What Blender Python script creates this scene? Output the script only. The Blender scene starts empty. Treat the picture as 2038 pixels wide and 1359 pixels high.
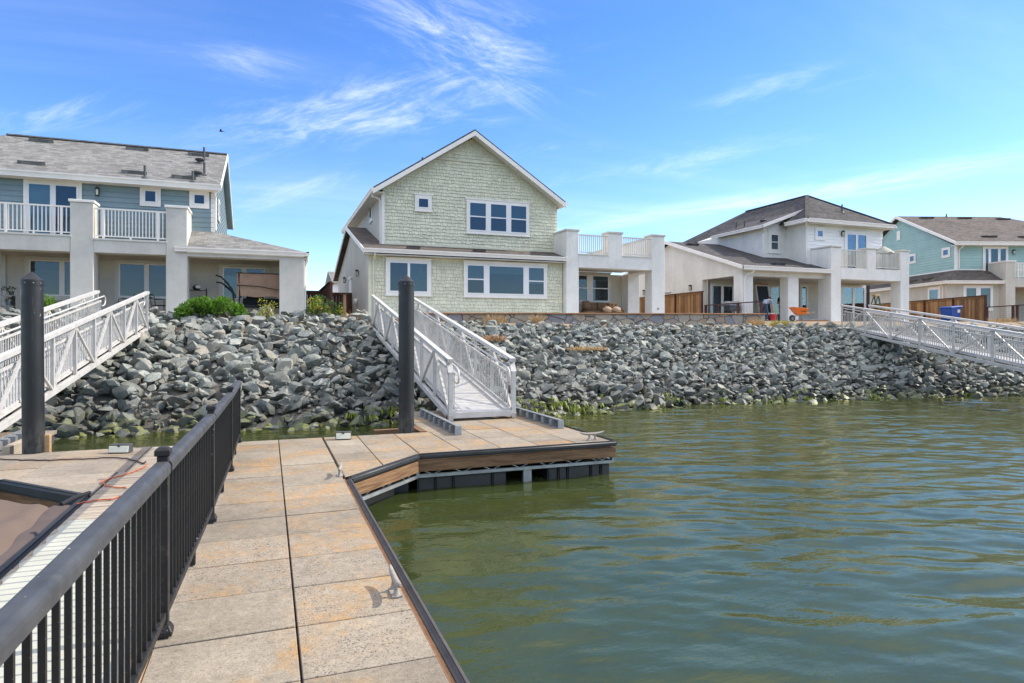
import bpy, bmesh, math, random
import numpy as np
from mathutils import Vector, Matrix, Quaternion, noise

R = math.radians
rng = random.Random(7)
S = bpy.context.scene
COL = S.collection

# ---------------------------------------------------------------- camera, sky, sun, exposure
CAMZ = 2.17
cd = bpy.data.cameras.new('camera')
cam = bpy.data.objects.new('camera', cd)
COL.objects.link(cam)
cam.location = (0, 0, CAMZ)
cam.rotation_euler = (R(90), 0, R(-20.6))
cd.sensor_width = 36
cd.lens = 36 * 1290 / 2038
cd.shift_y = -11.5 / 2038
cd.clip_start = 0.05
cd.clip_end = 4000
S.camera = cam

SUN_EL, SUN_AZ = 37.0, 92.0            # azimuth clockwise from +Y
sd = Vector((math.cos(R(SUN_EL)) * math.sin(R(SUN_AZ)), math.cos(R(SUN_EL)) * math.cos(R(SUN_AZ)), math.sin(R(SUN_EL))))
sl = bpy.data.lights.new('sun', 'SUN')
sl.energy = 2.9
sl.angle = R(0.5)
sl.color = (1.0, 0.92, 0.79)
so = bpy.data.objects.new('sun', sl)
COL.objects.link(so)
so.rotation_euler = sd.to_track_quat('Z', 'Y').to_euler()
so.location = (30, -10, 40)

W = bpy.data.worlds.new('World')
S.world = W
W.use_nodes = True
wn, wl = W.node_tree.nodes, W.node_tree.links
wn.clear()
def wnode(t, **k):
    n = wn.new(t)
    for a, b in k.items(): setattr(n, a, b)
    return n
sky = wnode('ShaderNodeTexSky', sky_type='NISHITA', sun_disc=False)
sky.sun_elevation, sky.sun_rotation = R(SUN_EL), R(SUN_AZ)
sky.altitude, sky.air_density, sky.dust_density, sky.ozone_density = 0, 1.0, 0.1, 3.4
bg = wnode('ShaderNodeBackground')
bg.inputs['Strength'].default_value = 0.15
out = wnode('ShaderNodeOutputWorld')
# thin cirrus: streaky noise over the sky direction projected on a high flat layer
tc = wnode('ShaderNodeTexCoord')
sep = wnode('ShaderNodeSeparateXYZ')
wl.new(tc.outputs['Generated'], sep.inputs[0])
def wmath(op, a, b=None):
    n = wnode('ShaderNodeMath', operation=op)
    for i, v in enumerate((a, b)):
        if v is None: continue
        if isinstance(v, (int, float)): n.inputs[i].default_value = v
        else: wl.new(v, n.inputs[i])
    return n.outputs[0]
zc = wmath('ADD', wmath('MAXIMUM', sep.outputs[2], 0.0), 0.10)
px, py = wmath('DIVIDE', sep.outputs[0], zc), wmath('DIVIDE', sep.outputs[1], zc)
comb = wnode('ShaderNodeCombineXYZ')
wl.new(px, comb.inputs[0]); wl.new(py, comb.inputs[1])
def wnoise(scale, detail, rough, rot, sc, dist=0.0, loc=(0, 0, 0)):
    m = wnode('ShaderNodeMapping')
    m.inputs['Rotation'].default_value = (0, 0, R(rot)); m.inputs['Scale'].default_value = sc
    m.inputs['Location'].default_value = loc
    wl.new(comb.outputs[0], m.inputs[0])
    n = wnode('ShaderNodeTexNoise')
    n.inputs['Scale'].default_value = scale; n.inputs['Detail'].default_value = detail
    n.inputs['Roughness'].default_value = rough; n.inputs['Distortion'].default_value = dist
    wl.new(m.outputs[0], n.inputs[0])
    return n.outputs[0]
def wramp(v, a, b):
    n = wnode('ShaderNodeMapRange', interpolation_type='SMOOTHSTEP')
    n.inputs[1].default_value = a; n.inputs[2].default_value = b
    wl.new(v, n.inputs[0])
    return n.outputs[0]
def wdir(x, y):
    t, v, c, q = (x - 1019) / 1290, (668 - y) / 1290, math.cos(R(20.6)), math.sin(R(20.6))
    return Vector((q + t * c, c - t * q, v)).normalized()
def wdot(vec):
    n = wnode('ShaderNodeVectorMath', operation='DOT_PRODUCT'); n.inputs[1].default_value = tuple(vec)
    wl.new(tc.outputs['Generated'], n.inputs[0]); return n.outputs['Value']
def wisp(p, q, su, sv, amt, seed, fu=4.0, fv=17.0, lo=0.36):
    """a bundle of cirrus streaks lying along the sky directions p-q"""
    a, b = wdir(*p), wdir(*q); d0 = (a + b).normalized(); u = (b - a); u = (u - d0 * u.dot(d0)).normalized(); v = d0.cross(u)
    U, V_ = wdot(u), wdot(v); fwd = wramp(wdot(d0), 0.3, 0.6)
    c = wnode('ShaderNodeCombineXYZ'); wl.new(wmath('MULTIPLY', U, fu), c.inputs[0]); wl.new(wmath('MULTIPLY', V_, fv), c.inputs[1]); c.inputs[2].default_value = seed
    n = wnode('ShaderNodeTexNoise'); n.inputs['Scale'].default_value = 1.6; n.inputs['Detail'].default_value = 10; n.inputs['Roughness'].default_value = 0.74; n.inputs['Distortion'].default_value = 0.45
    wl.new(c.outputs[0], n.inputs[0])
    g = wmath('ADD', wmath('POWER', wmath('ABSOLUTE', wmath('DIVIDE', U, su)), 2.0), wmath('POWER', wmath('ABSOLUTE', wmath('DIVIDE', V_, sv)), 2.0))
    m = wmath('POWER', 2.718, wmath('MULTIPLY', g, -1.0))
    st = wramp(wmath('ADD', n.outputs[0], wmath('MULTIPLY', wmath('SUBTRACT', m, 1.0), 0.20)), lo, 0.88)
    return wmath('MULTIPLY', wmath('MULTIPLY', wmath('MULTIPLY', st, m), fwd), amt)
parts = [wisp((780, 20), (1080, 150), 0.17, 0.06, 0.75, 1.0, 4.0, 15.0, 0.32), wisp((500, 268), (960, 165), 0.24, 0.05, 0.70, 4.0, 4.0, 15.0, 0.32), wisp((760, 245), (990, 215), 0.14, 0.03, 0.45, 9.0),
         wisp((1200, 445), (2030, 315), 0.42, 0.017, 0.60, 13.0, 2.5, 26.0, 0.24), wisp((30, 240), (180, 215), 0.09, 0.025, 0.5, 17.0), wisp((1000, 302), (1160, 285), 0.10, 0.02, 0.35, 21.0),
         wisp((1480, 190), (1620, 160), 0.10, 0.025, 0.35, 25.0), wisp((380, 108), (560, 130), 0.12, 0.03, 0.35, 29.0), wisp((440, 430), (660, 360), 0.2, 0.03, 0.3, 33.0), wisp((1150, 350), (1500, 300), 0.25, 0.03, 0.28, 37.0)]
cl = wramp(wnoise(0.8, 6, 0.6, 12, (0.35, 1.6, 1), 0.5, (7, 2, 0)), 0.42, 0.80)
cl = wmath('MULTIPLY', cl, 0.10)
for p_ in parts: cl = wmath('ADD', cl, p_)
# a milky veil of unseen cloud added overhead and behind, brightening facades and water
fwd_ = wdot((math.sin(R(20.6)), math.cos(R(20.6)), 0))
v1 = wramp(sep.outputs[2], 0.43, 0.80)
v2 = wmath('MULTIPLY', wramp(sep.outputs[2], 0.30, 0.48), wramp(fwd_, 0.15, -0.35))
fill_veil = wmath('MULTIPLY', wmath('MAXIMUM', v1, v2), wmath('ADD', 0.52, wmath('MULTIPLY', wramp(wnoise(1.6, 6, 0.6, 35, (0.7, 1.5, 1), 0.8, (2, 5, 0)), 0.30, 0.70), 0.26)))
cl = wmath('ADD', cl, fill_veil)
cl = wmath('MINIMUM', cl, 0.85)
mixc = wnode('ShaderNodeMix', data_type='RGBA')
mixc.inputs[7].default_value = (6.4, 6.4, 6.5, 1)
hs = wnode('ShaderNodeHueSaturation')
hs.inputs['Saturation'].default_value = 1.25
hs.inputs['Value'].default_value = 0.87
hs.inputs['Hue'].default_value = 0.514
wl.new(sky.outputs[0], hs.inputs['Color'])
wl.new(cl, mixc.inputs[0]); wl.new(hs.outputs[0], mixc.inputs[6])
wl.new(mixc.outputs[2], bg.inputs[0]); wl.new(bg.outputs[0], out.inputs[0])

S.view_settings.view_transform = 'Standard'
S.view_settings.look = 'None'
S.view_settings.gamma = 1
S.view_settings.exposure = 1.0
S.cycles.max_bounces = 6
S.cycles.transparent_max_bounces = 10
S.cycles.caustics_reflective = False
S.cycles.caustics_refractive = False
try: S.cycles.use_denoising = True
except Exception: pass

# ---------------------------------------------------------------- materials
MATS = {}
class NT:
    def __init__(s, name):
        s.m = bpy.data.materials.new(name); s.m.use_nodes = True
        s.n, s.l = s.m.node_tree.nodes, s.m.node_tree.links
        s.p = s.n['Principled BSDF']; s.o = s.n['Material Output']
        s.tc = s.n.new('ShaderNodeTexCoord'); s.geo = s.n.new('ShaderNodeNewGeometry')
        MATS[name] = s.m
    def put(s, sock, v):
        if isinstance(v, (int, float)): sock.default_value = v
        elif isinstance(v, (tuple, list)): sock.default_value = tuple(v) + ((1,) if len(v) == 3 and len(sock.default_value) == 4 else ())
        else: s.l.new(v, sock)
    def math(s, op, a, b=0.0, clamp=False):
        n = s.n.new('ShaderNodeMath'); n.operation = op; n.use_clamp = clamp
        s.put(n.inputs[0], a); s.put(n.inputs[1], b); return n.outputs[0]
    def noise(s, scale, detail=4, rough=0.55, src='Object', sc=None, dist=0.0, rot=None):
        n = s.n.new('ShaderNodeTexNoise')
        n.inputs['Scale'].default_value = scale; n.inputs['Detail'].default_value = detail
        n.inputs['Roughness'].default_value = rough; n.inputs['Distortion'].default_value = dist
        v = s.geo.outputs['Position'] if src == 'Pos' else s.tc.outputs[src]
        if sc or rot:
            m = s.n.new('ShaderNodeMapping'); m.inputs['Scale'].default_value = sc or (1, 1, 1)
            if rot: m.inputs['Rotation'].default_value = rot
            s.l.new(v, m.inputs[0]); v = m.outputs[0]
        s.l.new(v, n.inputs[0]); return n.outputs[0]
    def ramp(s, v, a, b, lo=0.0, hi=1.0):
        n = s.n.new('ShaderNodeMapRange'); s.put(n.inputs[0], v)
        for i, k in enumerate((a, b, lo, hi)): n.inputs[i + 1].default_value = k
        return n.outputs[0]
    def mix(s, f, a, b, mode='MIX'):
        n = s.n.new('ShaderNodeMix'); n.data_type = 'RGBA'; n.blend_type = mode
        s.put(n.inputs[0], f); s.put(n.inputs[6], a); s.put(n.inputs[7], b); return n.outputs[2]
    def val(s, col, v):
        n = s.n.new('ShaderNodeHueSaturation'); s.put(n.inputs['Color'], col); s.put(n.inputs['Value'], v); return n.outputs[0]
    def bump(s, h, strength=0.3, dist=0.02, prev=None):
        n = s.n.new('ShaderNodeBump'); n.inputs['Strength'].default_value = strength; n.inputs['Distance'].default_value = dist
        s.put(n.inputs['Height'], h)
        if prev is not None: s.l.new(prev, n.inputs['Normal'])
        s.l.new(n.outputs[0], s.p.inputs['Normal']); return n.outputs[0]
    def fin(s, col=None, rough=None, metal=None, spec=None):
        if col is not None: s.put(s.p.inputs['Base Color'], col)
        if rough is not None: s.put(s.p.inputs['Roughness'], rough)
        if metal is not None: s.put(s.p.inputs['Metallic'], metal)
        if spec is not None: s.put(s.p.inputs['Specular IOR Level'], spec)
        return s.m

def simple(name, col, rough=0.6, metal=0.0, var=0.12, vs=3.0, bs=40.0, bst=0.12, isl=0.0, spec=None):
    t = NT(name)
    v = t.ramp(t.noise(vs, 5, 0.6), 0.3, 0.7, 1 - var, 1 + var)
    if isl: v = t.math('MULTIPLY', v, t.ramp(t.geo.outputs['Random Per Island'], 0, 1, 1 - isl, 1 + isl))
    c = t.val(tuple(col) + (1,), v)
    if bst: t.bump(t.noise(bs, 4, 0.6), bst, 0.01)
    return t.fin(c, rough, metal, spec)

def stucco(name, col):
    t = NT(name)
    v = t.ramp(t.noise(0.9, 6, 0.65), 0.3, 0.7, 0.90, 1.07)
    v2 = t.ramp(t.noise(9, 4, 0.6), 0.3, 0.7, 0.96, 1.04)
    st = t.ramp(t.noise(1.6, 4, 0.6, sc=(1, 1, 0.12)), 0.45, 0.8, 1.0, 0.86)
    c = t.val(tuple(col) + (1,), t.math('MULTIPLY', t.math('MULTIPLY', v, v2), st))
    b = t.bump(t.noise(55, 5, 0.7), 0.35, 0.012)
    return t.fin(c, 0.9, 0, 0.25)

stucco('stucco_grey', (0.60, 0.57, 0.505))
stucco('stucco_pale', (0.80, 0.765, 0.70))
stucco('stucco_cream', (0.80, 0.755, 0.66))
stucco('stucco_white', (0.72, 0.72, 0.71))
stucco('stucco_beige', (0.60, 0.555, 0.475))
def paintmat(name, col):
    t = NT(name)
    c = t.val(col, t.ramp(t.noise(5, 5, 0.65), 0.3, 0.7, 0.75, 1.3))
    sp = t.math('MULTIPLY', t.ramp(t.noise(38, 2, 0.5), 0.715, 0.745), t.ramp(t.noise(2.5, 2, 0.5), 0.42, 0.55))
    c = t.mix(sp, c, (0.45, 0.44, 0.41, 1))
    c = t.mix(t.math('MULTIPLY', t.ramp(t.noise(14, 4, 0.75), 0.55, 0.75), 0.28), c, (0.16, 0.14, 0.115, 1))
    t.bump(t.noise(70, 3, 0.6), 0.05, 0.005)
    t.fin(c, t.ramp(t.noise(9, 4, 0.6), 0.3, 0.7, 0.42, 0.62), 0, 0.3)
simple('siding_blue', (0.20, 0.275, 0.30), 0.6, var=0.08, vs=1.2, bs=18, bst=0.05, isl=0.05)
simple('siding_teal', (0.34, 0.50, 0.455), 0.6, var=0.07, vs=1.2, bs=18, bst=0.05, isl=0.04)
simple('siding_white', (0.86, 0.84, 0.80), 0.6, var=0.05, vs=1.2, bs=18, bst=0.05, isl=0.02)
simple('shingle_green', (0.69, 0.665, 0.50), 0.75, var=0.10, vs=2.0, bs=26, bst=0.18, isl=0.07)
simple('wall_green_paint', (0.15, 0.155, 0.11), 0.75, var=0.08)
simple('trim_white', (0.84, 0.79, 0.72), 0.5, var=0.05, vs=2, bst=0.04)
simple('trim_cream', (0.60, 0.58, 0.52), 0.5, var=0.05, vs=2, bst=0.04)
simple('vinyl', (0.82, 0.80, 0.78), 0.4, var=0.03, bst=0)
paintmat('black_metal', (0.019, 0.0185, 0.018, 1))
simple('dark_grey', (0.06, 0.062, 0.065), 0.6, var=0.2)
simple('rubber_grey', (0.085, 0.075, 0.07), 0.6, var=0.3, vs=6, bs=20, bst=0.2)  # lighter, warmer grey than the plain rubber, for the walkway bumper
simple('rubber', (0.024, 0.026, 0.029), 0.5, var=0.35, vs=5, bs=14, bst=0.2)
simple('galvanised', (0.33, 0.345, 0.35), 0.45, 0.55, var=0.22, vs=8, bs=30, bst=0.06)
simple('aluminium', (0.55, 0.53, 0.495), 0.5, 0.15, var=0.13, vs=5, bs=30, bst=0.05)
simple('cast_grey', (0.30, 0.27, 0.23), 0.7, 0.0, var=0.2, vs=20, bs=60, bst=0.2)
simple('orange_plastic', (0.75, 0.17, 0.02), 0.45, var=0.12, vs=6, bst=0.05)
simple('blue_plastic', (0.012, 0.075, 0.34), 0.42, var=0.12, vs=4, bst=0.03)
simple('red_plastic', (0.50, 0.02, 0.025), 0.45, var=0.1, bst=0)
simple('yellow_plastic', (0.60, 0.36, 0.05), 0.5, var=0.1, bst=0)
simple('green_fibreglass', (0.06, 0.16, 0.10), 0.5, var=0.1, bst=0)
simple('canvas_tan', (0.36, 0.235, 0.165), 0.9, var=0.14, vs=3, bs=30, bst=0.2)
simple('cushion_brown', (0.17, 0.105, 0.055), 0.95, var=0.2, vs=10, bs=60, bst=0.3)
simple('cushion_cream', (0.60, 0.42, 0.29), 0.95, var=0.15, vs=6, bs=50, bst=0.3)
simple('dirt', (0.30, 0.22, 0.15), 0.95, var=0.25, vs=4, bs=20, bst=0.5)
simple('concrete_plain', (0.40, 0.385, 0.36), 0.9, var=0.15, vs=4, bs=30, bst=0.3)
simple('skin', (0.42, 0.235, 0.16), 0.6, var=0.06, bst=0)
simple('hair', (0.012, 0.010, 0.009), 0.6, var=0.2, bst=0.3)
simple('cloth_black', (0.015, 0.017, 0.022), 0.9, var=0.2)
simple('cloth_khaki', (0.27, 0.20, 0.13), 0.9, var=0.15)
simple('cloth_blue', (0.20, 0.27, 0.38), 0.9, var=0.15)
simple('cloth_denim', (0.035, 0.055, 0.10), 0.9, var=0.2)
simple('curtain', (0.30, 0.42, 0.43), 0.9, var=0.1, vs=2, bst=0.1)
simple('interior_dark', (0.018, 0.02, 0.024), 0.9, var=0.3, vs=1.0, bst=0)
simple('blind_dark', (0.022, 0.033, 0.045), 0.8, var=0.1, bst=0)
simple('blind_teal', (0.10, 0.155, 0.175), 0.8, var=0.08, bst=0)
simple('white_cloth', (0.43, 0.43, 0.36), 0.9, var=0.10, vs=3, bs=30, bst=0.25)
simple('bark', (0.16, 0.115, 0.08), 0.9, var=0.25, vs=12, bst=0.4)
simple('dead_twig', (0.42, 0.25, 0.13), 0.95, var=0.2, isl=0.3, bst=0)
simple('straw', (0.50, 0.34, 0.16), 0.95, var=0.2, isl=0.35, bst=0)
simple('yellow_grass', (0.42, 0.36, 0.07), 0.9, var=0.2, isl=0.4, bst=0)
simple('terracotta', (0.45, 0.17, 0.09), 0.85, var=0.15)
simple('orange_cord', (0.55, 0.11, 0.03), 0.5, var=0.1, bst=0)
simple('dark_cord', (0.05, 0.02, 0.018), 0.5, var=0.1, bst=0)
simple('lens_white', (0.66, 0.65, 0.52), 0.3, var=0.06, bs=60, bst=0.3)

def leafmat(name, col, tr=0.35):
    t = NT(name)
    v = t.math('MULTIPLY', t.ramp(t.geo.outputs['Random Per Island'], 0, 1, 0.55, 1.5), t.ramp(t.noise(3, 3), 0.3, 0.7, 0.75, 1.25))
    c = t.val(tuple(col) + (1,), v)
    t.fin(c, 0.5, 0, 0.4)
    tl = t.n.new('ShaderNodeBsdfTranslucent'); t.l.new(t.val(c, 1.3), tl.inputs[0])
    mx = t.n.new('ShaderNodeMixShader'); mx.inputs[0].default_value = tr
    t.l.new(t.p.outputs[0], mx.inputs[1]); t.l.new(tl.outputs[0], mx.inputs[2]); t.l.new(mx.outputs[0], t.o.inputs[0])
leafmat('leaf_green', (0.10, 0.21, 0.02))
leafmat('leaf_dark', (0.05, 0.12, 0.025))
leafmat('leaf_yellow', (0.36, 0.38, 0.03))
leafmat('leaf_algae', (0.17, 0.21, 0.015), 0.2)

def roofmat(name, a, b, c):
    t = NT(name)
    br = t.n.new('ShaderNodeTexBrick')
    br.offset = 0.37; br.offset_frequency = 2; br.squash = 1.35; br.squash_frequency = 3
    br.inputs['Scale'].default_value = 1.0; br.inputs['Brick Width'].default_value = 0.23; br.inputs['Row Height'].default_value = 0.145
    br.inputs['Mortar Size'].default_value = 0.006; br.inputs['Bias'].default_value = 0.0
    br.inputs['Color1'].default_value = a + (1,); br.inputs['Color2'].default_value = b + (1,)
    br.inputs['Mortar'].default_value = tuple(x * 0.45 for x in c) + (1,)
    t.l.new(t.tc.outputs['UV'], br.inputs['Vector'])
    n = t.ramp(t.noise(7, 3, 0.6, 'UV', sc=(0.7, 1.6, 1)), 0.35, 0.65, 0, 1)
    col = t.mix(t.math('MULTIPLY', n, 0.55), br.outputs[0], c)
    col = t.val(col, t.math('MULTIPLY', t.ramp(t.noise(90, 3, 0.7, 'UV'), 0.25, 0.75, 0.75, 1.25), t.ramp(t.noise(0.5, 4, 0.6, 'UV'), 0.3, 0.7, 0.86, 1.12)))
    # each course laps over the one below: a saw-tooth height up the slope
    s = t.n.new('ShaderNodeSeparateXYZ'); t.l.new(t.tc.outputs['UV'], s.inputs[0])
    saw = t.math('FRACT', t.math('DIVIDE', s.outputs[1], 0.145))
    h = t.math('ADD', t.math('MULTIPLY', saw, -1.0), t.math('MULTIPLY', br.outputs['Fac'], -0.8))
    bb = t.bump(h, 0.55, 0.012)
    t.bump(t.noise(160, 2, 0.6, 'UV'), 0.3, 0.004, bb)
    t.fin(col, 0.95, 0, 0.2)
roofmat('roof_grey', (0.29, 0.283, 0.265), (0.14, 0.137, 0.13), (0.205, 0.20, 0.19))
roofmat('roof_dark', (0.115, 0.105, 0.10), (0.042, 0.04, 0.042), (0.075, 0.07, 0.068))
roofmat('roof_brown', (0.17, 0.142, 0.122), (0.075, 0.063, 0.056), (0.115, 0.098, 0.086))

def woodmat(name, a, b, scale=1.0, isl=0.25, along=(0.5, 9, 1)):
    t = NT(name)
    n1 = t.noise(2.2 * scale, 5, 0.6, 'UV', sc=along, dist=1.2)
    n2 = t.noise(14 * scale, 4, 0.7, 'UV', sc=(along[0] * 0.5, along[1], 1))
    f = t.math('ADD', t.math('MULTIPLY', t.ramp(n1, 0.35, 0.65), 0.7), t.math('MULTIPLY', t.ramp(n2, 0.3, 0.7), 0.3))
    c = t.mix(f, tuple(a) + (1,), tuple(b) + (1,))
    v = t.ramp(t.geo.outputs['Random Per Island'], 0, 1, 1 - isl, 1 + isl)
    c = t.val(c, t.math('MULTIPLY', v, t.ramp(t.noise(1.3, 3), 0.3, 0.7, 0.85, 1.15)))
    t.bump(f, 0.3, 0.006)
    t.fin(c, 0.8, 0, 0.25)
woodmat('beam_wood', (0.30, 0.175, 0.088), (0.095, 0.05, 0.026), 1.0, 0.10, (0.8, 9, 1))
woodmat('post_wood', (0.44, 0.29, 0.16), (0.30, 0.18, 0.09), 1.0, 0.1)
woodmat('fence_wood', (0.40, 0.225, 0.10), (0.19, 0.095, 0.045), 1.0, 0.45, (9, 0.5, 1))
woodmat('fence_dark', (0.115, 0.05, 0.035), (0.06, 0.028, 0.02), 1.0, 0.2, (1, 4, 1))
woodmat('plank_grey', (0.42, 0.35, 0.265), (0.30, 0.25, 0.19), 1.2, 0.12, (0.6, 8, 1))
woodmat('step_wood', (0.40, 0.22, 0.12), (0.27, 0.14, 0.075), 1.0, 0.1, (0.6, 6, 1))

def slabmat(name, base, stain=0.6):
    t = NT(name)
    isl = t.geo.outputs['Random Per Island']
    isl2 = t.math('FRACT', t.math('MULTIPLY', isl, 7.31))
    isl3 = t.math('FRACT', t.math('MULTIPLY', isl, 17.7))
    c = t.val(tuple(base) + (1,), t.math('MULTIPLY', t.ramp(isl, 0, 1, 0.82, 1.12), t.ramp(t.noise(1.7, 7, 0.75), 0.3, 0.7, 0.76, 1.20)))
    big = t.noise(1.5, 6, 0.62, dist=0.7)
    sp = t.noise(60, 3, 0.8)
    # rust-orange staining, stronger on some panels
    f = t.math('MULTIPLY', t.ramp(t.math('ADD', big, t.math('MULTIPLY', t.math('SUBTRACT', isl2, 0.5), 0.22)), 0.44, 0.62), t.ramp(t.noise(9, 5, 0.75), 0.35, 0.62))
    c = t.mix(t.math('MULTIPLY', f, stain), c, (0.46, 0.245, 0.07, 1))
    # grey weathering patches with dark pitting
    g = t.math('MULTIPLY', t.ramp(t.math('ADD', t.noise(1.9, 5, 0.65, sc=(1, 1.3, 1), rot=(0, 0, 0.7)), t.math('MULTIPLY', t.math('SUBTRACT', isl3, 0.5), 0.22)), 0.50, 0.62), 1.0)
    c = t.mix(t.math('MULTIPLY', g, 0.7), c, (0.335, 0.285, 0.22, 1))
    pit = t.math('MULTIPLY', t.ramp(sp, 0.53, 0.62), t.math('ADD', t.math('MULTIPLY', g, t.ramp(t.noise(6, 4, 0.7), 0.36, 0.58)), 0.22))
    c = t.mix(t.math('MULTIPLY', pit, 0.85), c, (0.07, 0.066, 0.06, 1))
    w = t.math('MULTIPLY', t.ramp(t.noise(34, 3, 0.7, rot=(0, 0, 0.4)), 0.66, 0.72), t.ramp(t.noise(2.3, 3, 0.5), 0.52, 0.66))
    c = t.mix(t.math('MULTIPLY', w, 0.75), c, (0.66, 0.64, 0.60, 1))
    c = t.val(c, t.math('MULTIPLY', t.ramp(t.noise(110, 3, 0.8), 0.25, 0.75, 0.62, 1.38), t.ramp(t.noise(17, 5, 0.75), 0.3, 0.7, 0.80, 1.18)))
    c = t.mix(t.math('MULTIPLY', t.ramp(t.noise(48, 2, 0.6), 0.63, 0.68), 0.6), c, (0.10, 0.092, 0.08, 1))
    bb = t.bump(t.noise(70, 5, 0.75), 0.45, 0.006)
    t.bump(pit, -0.4, 0.004, bb)
    t.fin(c, 0.9, 0, 0.25)
slabmat('slab', (0.30, 0.253, 0.19), 0.68)
slabmat('slab_far', (0.30, 0.255, 0.20), 0.3)

def stonemat(name):
    t = NT(name)
    v = t.n.new('ShaderNodeTexVoronoi'); v.feature = 'DISTANCE_TO_EDGE'; v.inputs['Scale'].default_value = 2.1; v.inputs['Randomness'].default_value = 1.0
    v2 = t.n.new('ShaderNodeTexVoronoi'); v2.inputs['Scale'].default_value = 2.1
    m = t.n.new('ShaderNodeMapping'); m.inputs['Scale'].default_value = (0.85, 1.25, 1)
    t.l.new(t.tc.outputs['UV'], m.inputs[0])
    t.l.new(m.outputs[0], v.inputs['Vector']); t.l.new(m.outputs[0], v2.inputs['Vector'])
    sx = t.n.new('ShaderNodeSeparateColor'); t.l.new(v2.outputs['Color'], sx.inputs[0])
    c = t.mix(t.ramp(sx.outputs[0], 0.25, 0.75), (0.33, 0.255, 0.185, 1), (0.245, 0.24, 0.25, 1))
    c = t.mix(t.ramp(sx.outputs[1], 0.6, 0.8, 0, 0.7), c, (0.42, 0.36, 0.27, 1))
    c = t.val(c, t.ramp(t.noise(8, 5, 0.65, 'UV'), 0.3, 0.7, 0.8, 1.2))
    e = t.ramp(v.outputs['Distance'], 0.012, 0.035)
    c = t.mix(e, (0.12, 0.105, 0.09, 1), c)
    bb = t.bump(e, 0.8, 0.03)
    t.bump(t.noise(20, 4, 0.6, 'UV'), 0.3, 0.01, bb)
    t.fin(c, 0.85, 0, 0.3)
stonemat('flagstone')

def rockmat():
    t = NT('rock')
    n1 = t.noise(2.2, 6, 0.65); n2 = t.noise(11, 5, 0.7)
    isl = t.geo.outputs['Random Per Island']
    isl2 = t.math('FRACT', t.math('MULTIPLY', isl, 9.17))
    oi = t.n.new('ShaderNodeObjectInfo')
    r = t.math('FRACT', t.math('ADD', isl, oi.outputs['Random']))
    r2 = t.math('FRACT', t.math('ADD', isl2, t.math('MULTIPLY', oi.outputs['Random'], 5.3)))
    c = t.mix(t.ramp(n1, 0.35, 0.65), (0.18, 0.195, 0.175, 1), (0.315, 0.325, 0.285, 1))
    c = t.mix(t.ramp(r2, 0.70, 0.95, 0, 0.65), c, (0.30, 0.26, 0.20, 1))
    c = t.mix(t.ramp(r2, 0.20, 0.02, 0, 0.7), c, (0.10, 0.115, 0.125, 1))
    c = t.val(c, t.math('MULTIPLY', t.ramp(r, 0, 1, 0.62, 1.34), t.ramp(n2, 0.25, 0.75, 0.72, 1.28)))
    vein = t.math('MULTIPLY', t.ramp(t.noise(4.0, 5, 0.7, dist=1.4), 0.58, 0.66), 0.55)
    c = t.mix(vein, c, (0.52, 0.51, 0.45, 1))
    s = t.n.new('ShaderNodeSeparateXYZ'); t.l.new(t.geo.outputs['Position'], s.inputs[0])
    wob = t.math('ADD', s.outputs[2], t.math('MULTIPLY', t.math('SUBTRACT', t.noise(0.9, 4, 0.6, 'Pos'), 0.5), 0.9))
    wet = t.ramp(wob, 0.28, 1.0, 1.0, 0.0)
    c = t.mix(t.math('MULTIPLY', wet, 0.75), c, t.val(c, 0.36))
    # algae on the tide line, growing on what faces up
    sn = t.n.new('ShaderNodeSeparateXYZ'); t.l.new(t.geo.outputs['Normal'], sn.inputs[0])
    al = t.math('MULTIPLY', t.ramp(wob, 0.10, 0.40, 1.0, 0.0), t.ramp(t.noise(2.6, 4, 0.7, 'Pos'), 0.44, 0.58))
    al = t.math('MULTIPLY', al, t.ramp(sn.outputs[2], -0.2, 0.4))
    c = t.mix(t.math('MULTIPLY', al, 0.85), c, (0.17, 0.19, 0.025, 1))
    bb = t.bump(n2, 0.6, 0.03)
    t.bump(t.noise(45, 5, 0.75), 0.45, 0.012, bb)
    t.fin(c, t.ramp(wet, 0, 1, 0.85, 0.45), 0, 0.35)
rockmat()

def glassmat():
    t = NT('glass')
    lw = t.n.new('ShaderNodeLayerWeight'); lw.inputs[0].default_value = 0.30
    f = t.ramp(lw.outputs['Fresnel'], 0, 1, 0.045, 0.75)
    tr = t.n.new('ShaderNodeBsdfTransparent'); tr.inputs[0].default_value = (0.80, 0.88, 0.90, 1)
    gl = t.n.new('ShaderNodeBsdfGlossy'); gl.inputs['Roughness'].default_value = 0.015; gl.inputs[0].default_value = (0.58, 0.64, 0.74, 1)
    b = t.n.new('ShaderNodeBump'); b.inputs['Strength'].default_value = 0.05; b.inputs['Distance'].default_value = 0.05
    t.l.new(t.noise(0.9, 2, 0.5), b.inputs['Height']); t.l.new(b.outputs[0], gl.inputs['Normal'])
    mx = t.n.new('ShaderNodeMixShader'); t.l.new(f, mx.inputs[0]); t.l.new(tr.outputs[0], mx.inputs[1]); t.l.new(gl.outputs[0], mx.inputs[2])
    t.l.new(mx.outputs[0], t.o.inputs[0])
glassmat()

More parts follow.
